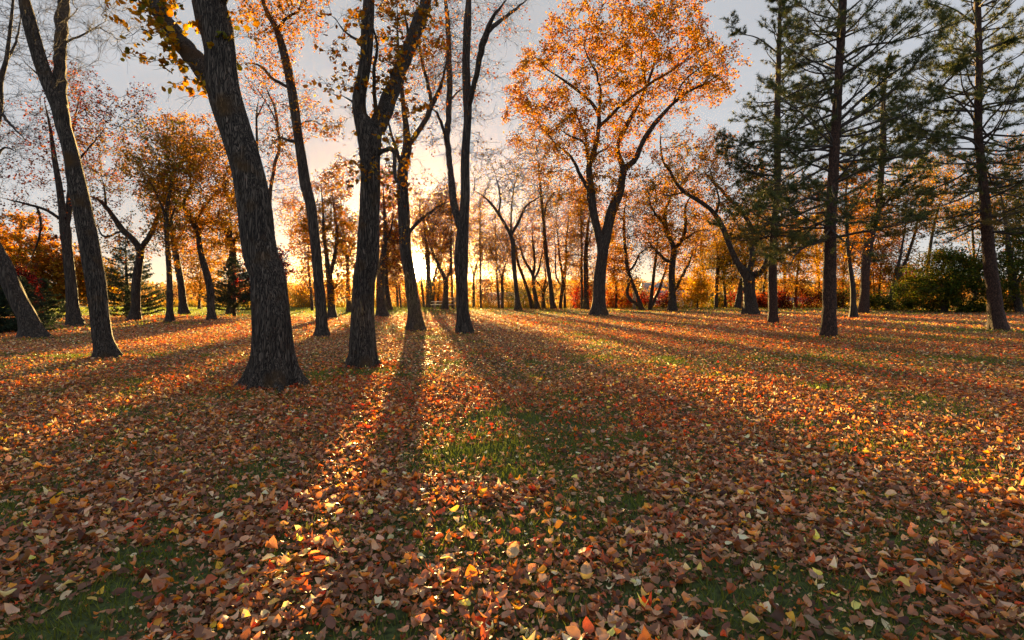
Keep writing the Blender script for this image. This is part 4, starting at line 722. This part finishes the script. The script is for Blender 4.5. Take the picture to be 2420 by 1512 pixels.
e2('orange tree filling the sky left of the sun', [[(870,727,6),(868,680,5),(875,600,4),(870,540,3)]], [(870,560,50,60),(850,620,35,40),(930,590,35,50)], 4200, ['orange','gold'], 118, 62)
e2('amber tree left of the round-forked slender tree', [[(738,738,8),(735,690,6),(728,620,5),(730,550,3)],[(735,690,4),(708,640,3)]], [(720,560,45,60),(700,500,40,50),(700,640,35,30),(745,620,30,40)], 5200, ['amber','gold','rust'], 119, 52)
e2('yellow tree seen through the gap between the left trunks', [[(470,735,8),(472,690,6),(475,620,4)]], [(480,650,50,50),(450,610,40,40),(520,600,35,40)], 6500, ['gold','amber'], 120, 55)

for (x, y0, Y, lab, pal, lv, sd, pls) in (
   (1760, 540, 66, 'golden-green tree rising over the squat spreading one, far back', ['olive','gold','amber'], 7000, 131, 1),
   (1930, 500, 66, 'tall amber tree far behind the middle pine', ['amber','gold','olive'], 8000, 132, 1),
   (2050, 500, 68, 'orange-brown tree far behind the grey-barked pine', ['orange','amber','rust'], 8000, 133, 1),
   (1850, 470, 70, 'olive tree far behind the left pine', ['olive','amber','rust'], 7000, 134, 1),
   (1660, 560, 68, 'yellow-orange tree far back right of the dark short-trunked tree', ['gold','orange','yellow'], 6000, 135, 1),
   (2300, 470, 64, 'green-gold tree far behind the wide green one', ['olive','green','amber'], 8000, 136, 1)):
    e2(lab, [[(x,729,8),(x+4,660,7),(x-4,y0+40,5),(x+3,y0-30,3)],[(x,640,4),(x-35,y0+20,2)],[(x+2,630,4),(x+38,y0+10,2)]], [(x,y0,50,70),(x-45,y0+60,40,50),(x+45,y0+55,42,50)], lv, pal, sd, Y)

e2('dense little orange tree against the light immediately left of the sun trunk', [[(940,728,7),(938,690,5),(935,640,4),(938,600,2)],[(938,680,4),(925,640,2)]], [(930,610,28,45),(945,570,28,35),(925,660,20,25)], 4200, ['orange','rust'], 141, 64)
e2('orange tree glowing through the gap right of the sun', [[(1034,728,7),(1036,690,5),(1040,640,4),(1044,590,2)],[(1036,680,4),(1060,640,2)]], [(1045,600,30,45),(1035,560,35,35),(1062,640,22,30),(1030,690,20,16)], 5600, ['orange','gold','rust'], 142, 63)

e2('copper-leaved tree whose crown hangs directly above the sun', [[(1008,727,6),(1009,690,5),(1006,600,4),(1002,520,3)],[(1007,610,3),(985,560,2)]], [(1000,540,34,46),(1020,500,40,40),(985,500,28,40),(978,580,14,26)], 3800, ['orange','gold','rust'], 143, 61)

# ================================================================ SHRUBS AND WEEDS AT THE LAWN EDGE
SH = 'red shrubs along the lawn edge'
sh = [(1373,59,2.3,2.5,'red',2600,'bright scarlet bush between the thin stems left of the great elm'),
 (1450,61,3.4,2.0,['red','orange'],2600,'scarlet-orange bush at the right foot of the great elm'),
 (1480,63,3,2.2,'red',2200,'red bush behind the crossing trunks'),(1535,63,3.6,2.2,['red','plum'],2200,'dull red bush behind the stub-armed tree'),
 (1570,62,2.6,1.9,['plum','red'],1500,'wine-red bush left of the dark short-trunked tree'),
 (1850,58,4,2.4,['plum','red','rust'],3600,'dark crimson thicket right of the left pine'),(1905,60,4,2.3,['plum','rust'],3400,'maroon thicket left of the middle pine'),
 (1990,57,3.2,2.6,['plum','green','rust'],2800,'maroon and green thicket right of the middle pine'),(1745,64,3,2.0,['plum','red'],2000,'maroon bush behind the squat spreading tree'),
 (1790,62,2.4,1.7,['red','rust'],1600,'small red bush left of the left pine')]
for i, (x, Y, w_, h, pal, n, lab) in enumerate(sh): shrub('red_shrub', lab, x, Y, w_, h, pal, n, 200+i, .15, group=SH)
sh = [(1155,64,3.4,3.0,['rust','bronze'],900,'round leafless brown bush between two thin stems',22),(1600,64,4,2.6,['rust','bronze','olive'],1500,'brown twiggy bush right of the dark short-trunked tree',18),
 (1690,63,3.4,1.6,['green','olive'],1400,'low green bush under the yellow sapling',12),(2120,52,4.6,1.9,'green',3200,'dark green brushy bush below the slanting stems',20),
 (2060,54,2.6,1.5,['green','olive'],1600,'small green bush right of the grey-barked pine foot',12),(2200,50,4.5,1.4,'green',3000,'low dark green bush left of the wide green tree foot',14),
 (2290,47,4,1.2,'green',2800,'low green bush in front of the wide green tree',14),(2390,46,3.4,1.5,['green','olive'],2400,'green bush at the foot of the right-edge tree',14),
 (1200,66,4,2.6,['green','olive'],1500,'yellow-green bush behind the curved little tree',12),(1240,67,5,3.6,['green','olive'],2400,'grey-green willow bush behind the leaning long trunk',16),
 (690,66,7,2.6,['gold','olive'],3600,'yellow-olive bushes past the green lawn, right of the thickest trunk',20),(740,68,5,3.6,['rust','plum'],3000,'reddish brown bush right of the yellow-olive ones',16),
 (870,70,4,2.4,['green','olive'],1500,'dim green bush behind the forked trunk',12),(965,68,6,3,['orange','rust'],2500,'orange bush glowing under the sun',16),(1030,70,6,3,['orange','rust','gold'],2500,'orange bush right below the sun glow',16)]
for i, (x, Y, w_, h, pal, n, lab, st_) in enumerate(sh): shrub('bush', lab, x, Y, w_, h, pal, n, 230+i, .16, st_, group='bushes along the lawn edge')
# weeds: one uncountable fringe
r = np.random.default_rng(77); n = 26000; xx = r.uniform(-52, 62, n); e_ = edge(xx); yy = e_+r.gamma(2, 1.0, n)+.3; hm = .25+.75*noise(np.c_[xx/4, yy/3], 61); k = r.random(n) < .25+hm*.6; xx, yy, hm = xx[k], yy[k], hm[k]; n = len(xx)
P = np.c_[xx, yy, gh(xx, yy)]; a = r.uniform(0, 3.14, n); d = np.c_[np.cos(a), np.sin(a), 0*a]*.022; hh = (.35+.75*hm)*r.uniform(.5, 1.2, n)
V = np.stack([P-d, P+d, P+np.c_[r.normal(0, .3, (n, 2)), np.ones(n)]*hh[:,None]], 1).reshape(-1, 3)
c = leafcols(n, 1, P, ['olive','gold','green','bronze'], 3, r)*.8; o = mkmesh('tall_weeds', V, np.arange(3*n).reshape(-1, 3), M_grass, colors=np.repeat(c, 3, 0)); tag(o, 'fringe of dry yellow and green weeds along the lawn edge', 'weeds', kind='stuff')

# ================================================================ FAR HILL: woods, houses
r = np.random.default_rng(99); n = 2600; yy = r.uniform(190, 620, n); xx = r.uniform(-1.05, 1.05, n)*yy; k = (fbm(np.c_[xx/60, yy/40], 66) > .40) | (yy > 420); xx, yy = xx[k], yy[k]
VV, FF, CC = [], [], []
cr_ = r.uniform(3, 6.5, len(xx))*np.where(yy < 260, .7, 1); zz = gh(xx, yy); m_ = 60
q = norm(r.normal(0, 1, (len(xx), m_, 3)))*(r.random((len(xx), m_, 1))**.4); P = np.stack([xx, yy, zz+cr_*.95], 1)[:,None]+q*np.stack([cr_*.9, cr_*.9, cr_], 1)[:,None]
P = P.reshape(-1, 3); V, Fs = place(P, r.uniform(.8, 2.4, len(P)), 1, 'far', .3, hang=True, width=.9, r=r)
pal = np.array([(.26,.15,.06),(.34,.18,.05),(.20,.13,.06),(.15,.13,.06),(.38,.22,.06),(.12,.10,.06),(.30,.11,.04)]); c = np.repeat(pal[r.integers(0, len(pal), len(xx))]*r.uniform(.7, 1.2, (len(xx), 1)), m_, 0); c = np.repeat(c*r.uniform(.7, 1.3, (len(c), 1)), V.shape[1], 0)
o = mkmesh('far_woods', V.reshape(-1, 3), Fs, M_leaf, colors=c); tag(o, 'distant brown and orange woods covering the far hillside', 'woods', kind='stuff')

def box(b, s): # centre-bottom b, size s
    x, y, z = s; v = np.array([[i*x/2, j*y/2, k*z] for k in (0, 1) for (i, j) in ((-1,-1),(1,-1),(1,1),(-1,1))])+np.array(b); return v, [np.array([[0,3,2,1],[4,5,6,7],[0,1,5,4],[1,2,6,5],[2,3,7,6],[3,0,4,7]])]
def gable(b, s, rise, ov=.4):
    x, y, z = s; x += 2*ov; y += 2*ov; v = np.array([[-x/2,-y/2,z],[x/2,-y/2,z],[x/2,y/2,z],[-x/2,y/2,z],[-x/2,0,z+rise],[x/2,0,z+rise]])+np.array(b); return v, [np.array([[0,1,5,4],[2,3,4,5],[0,3,2,1]]), np.array([[1,2,5],[3,0,4]])]
M_white = flat('white_siding', (.72, .72, .70), .7); M_roof = flat('grey_shingles', (.13, .14, .17), .8); M_brick = flat('brown_brick', (.28, .15, .10), .85); M_pane = flat('window_glass', (.04, .05, .06), .15); M_tan = flat('tan_siding', (.42, .36, .28), .7)
def house(label, x, y, Y, s, rise, mw, mr, nw=(3, 1), name='house'):
    p = at(x, y, Y); b = np.array([p[0], Y, float(gh(p[0], Y)[0])-.2]); top = p[2]; s = (s[0], s[1], max(s[2], 0)); b[2] = max(b[2], top-s[2]-rise); g0 = float(gh(p[0], Y)[0])
    root = thing(name, label, 'house', b); v, f = box(b-[0, 0, max(0, b[2]-g0)+.5], (s[0], s[1], s[2]+max(0, b[2]-g0)+.5)); mkmesh('wall', v, f, mw, root, b, smooth=False)
    if rise > .6: v, f = gable(b, s, rise)
    else: v, f = box(b+[0, 0, s[2]], (s[0]+.4, s[1]+.4, rise))
    mkmesh('roof', v, f, mr, root, b, smooth=False)
    for j in range(nw[1]):
        for i in range(nw[0]):
            v, f = box(b+[(i-(nw[0]-1)/2)*s[0]/nw[0], -s[1]/2-.03, 1.0+j*3.0], (s[0]/nw[0]*.4, .1, 1.4)); wn = mkmesh('window', v, f, M_white, root, b, smooth=False)
            v, f = box(b+[(i-(nw[0]-1)/2)*s[0]/nw[0], -s[1]/2-.08, 1.1+j*3.0], (s[0]/nw[0]*.32, .08, 1.2)); pn = mkmesh('pane', v, f, M_pane, wn, b, smooth=False); pn.location = (0, 0, 0)
    return root
house('small white house with a grey roof seen between the thin trunks right of the elm', 1590, 686, 200, (11, 8, 3.6), 2.6, M_white, M_roof)
house('two-storey pale house farther uphill, left of the dark short-trunked tree', 1551, 668, 300, (15, 10, 7.5), 3.0, M_tan, M_roof, (4, 2))
house('white house under a blue-grey roof right of the slim forking tree', 1198, 690, 210, (13, 9, 4.2), 3.0, M_white, M_roof)
house('flat-roofed brown apartment block behind the larch stem', 1141, 660, 330, (8, 8, 10), .5, M_brick, M_roof, (3, 3), name='apartment_block')
house('white house low behind the left pine, half hidden by golden leaves', 1880, 702, 170, (11, 8, 3.4), 2.4, M_white, M_roof)

# ---------------------------------------------------------------- picnic table, railing, post
M_wood = flat('weathered_wood', (.30, .22, .15), .8); M_paint = flat('pale_painted_wood', (.62, .60, .56), .6)
b = on_ground(1043, 56); root = thing('picnic_table', 'pale picnic table right of the sun, on the lawn edge', 'picnic table', b)
v, f = box(b+[0, 0, .70], (1.9, .75, .05)); mkmesh('tabletop', v, f, M_paint, root, b, smooth=False)
for s in (-1, 1):
    v, f = box(b+[0, s*.68, .42], (1.9, .26, .05)); mkmesh('seat', v, f, M_paint, root, b, smooth=False)
    for q in (-1, 1):
        A = b+np.array([s*.65, q*.62, 0]); B = b+np.array([s*.65, q*.22, .70]); V, Fs = tube(np.array([A, (A+B)/2, B]), [.05]*3, 6); mkmesh('leg', V, Fs, M_wood, root, b)
    v, f = box(b+[s*.65, 0, .36], (.05, 1.5, .055)); mkmesh('crossbar', v, f, M_wood, root, b, smooth=False)
b = on_ground(1073, 57); root = thing('wooden_railing', 'short wooden railing at the lawn edge between thin stems', 'railing', b)
for q in (-.9, 0, .9): v, f = box(b+[q, 0, -.1], (.12, .12, 1.25)); mkmesh('post', v, f, M_wood, root, b, smooth=False)
for z in (.35, .70, 1.02): v, f = box(b+[0, -.08, z], (2.0, .04, .12)); mkmesh('rail', v, f, M_wood, root, b, smooth=False)
b = on_ground(1586, 60); b = on_ground(1498, 58); root = thing('wooden_post', 'dark square wooden post standing between the crossing trunks', 'post', b)
v, f = box(b-[0, 0, .1], (.26, .26, 1.75)); mkmesh('shaft', v, f, M_wood, root, b, smooth=False); v, f = box(b+[0, 0, 1.65], (.34, .34, .06)); mkmesh('cap', v, f, M_wood, root, b, smooth=False)

# ---------------------------------------------------------------- evening air
m, N, L, o = newmat('haze'); pv = N.new('ShaderNodeVolumePrincipled'); pv.inputs['Color'].default_value = (1, .70, .42, 1); pv.inputs['Density'].default_value = 0.00003; pv.inputs['Anisotropy'].default_value = .88; L.new(pv.outputs[0], o.inputs['Volume'])
v, f = box((0, 1285, -9), (4200, 2630, 60)); v[:,1] = np.where(v[:,1] < 1285, -30, 2600); hz = mkmesh('haze', v, f, m, smooth=False); tag(hz, kind='stuff')

# ---------------------------------------------------------------- single leaves big enough to point at
def big_leaf(label, x, y, size, c, tilt, az, lobed=False, lift=.02):
    d = ray(x, y); Y = ground_at(x, y); p = at(x, y, Y); b = np.array([p[0], p[1], float(gh(p[0], p[1])[0])+lift]); r = np.random.default_rng(int(x+y)); n = 14
    t_ = np.linspace(0, 1, n); wd = .40*np.sin(math.pi*t_**.8)**.8*(1+(.16*np.sin(t_*22) if lobed else .03*np.sin(t_*60))); V = []; 
    for i, t in enumerate(t_):
        for s in (-1, -.5, 0, .5, 1): V.append(((s*wd[i]), t-.5, .10*abs(s)*1.2+.22*(t-.5)**2+.02*math.sin(t*30+s*2)))
    V = np.array(V)*size; V = np.c_[V[:,0], V[:,1]*math.cos(tilt)-V[:,2]*math.sin(tilt), V[:,1]*math.sin(tilt)+V[:,2]*math.cos(tilt)]
    V = np.c_[V[:,0]*math.cos(az)-V[:,1]*math.sin(az), V[:,0]*math.sin(az)+V[:,1]*math.cos(az), V[:,2]-V[:,2].min()]+b
    Q = np.array([[i*5+j, i*5+j+1, (i+1)*5+j+1, (i+1)*5+j] for i in range(n-1) for j in range(4)]); cc = np.array(c)*r.uniform(.75, 1.15, (len(V), 1)); cc[2::5] *= .72
    root = thing('fallen_leaf', label, 'leaf', b, 'large single leaves lying on the litter'); mkmesh('leaf_blade', V, Q, M_litter, root, b, colors=cc)
    i0 = V[2]; dr = norm(V[2]-V[7]); A = np.array([i0, i0+dr*size*.2+[0, 0, .004], i0+dr*size*.42+[0, 0, -.004]]); Vt, Fs = tube(A, [.0012*size/.1]*3, 5); mkmesh('leaf_stalk', Vt, Fs, M_twig, root, b)
for a in [('large upright orange leaf curled among brown ones at bottom centre', 1112, 1378, .085, (.72,.25,.03), 1.0, .5), ('pale cream leaf propped on edge right of the curled orange leaf', 1215, 1322, .10, (.66,.52,.30), .8, -.6),
  ('tan leaf lying flat at the bottom edge, left of centre', 850, 1472, .10, (.42,.30,.18), .15, 1.3), ('long pale leaf at the bottom edge right of centre', 1455, 1490, .11, (.62,.42,.26), .2, .5),
  ('bright yellow leaf with a ragged rim at bottom left', 578, 1455, .065, (.78,.60,.22), .2, 1.2), ('scarlet leaf glowing at the bottom edge in the centre', 1135, 1490, .09, (.62,.08,.02), .4, 1.6, True),
  ('small vivid orange leaf catching sun right of centre bottom', 1470, 1300, .06, (.78,.36,.04), .9, .3), ('cream leaf standing in the sunlight above the small vivid orange one', 1385, 1365, .075, (.70,.50,.30), .9, -.2),
  ('round pinkish tan leaf in the lower right', 1925, 1372, .085, (.55,.36,.27), .2, .2), ('golden brown leaf in the lower right corner area', 1790, 1455, .08, (.55,.30,.06), .35, 1.9),
  ('orange leaf standing up in the lower left half', 800, 1300, .075, (.70,.16,.03), .9, 2.0), ('pale grey-tan leaf left of the forked shadow in the lower middle', 1310, 1243, .085, (.60,.48,.36), .2, 1.5),
  ('flat yellow-brown leaf near the bottom left corner', 390, 1450, .085, (.50,.36,.20), .15, 1.1), ('solitary bright yellow leaf clump on the lawn between the middle and the right pine', 2132, 777, .26, (.80,.62,.08), .9, 1.2)]:
    big_leaf(*a)
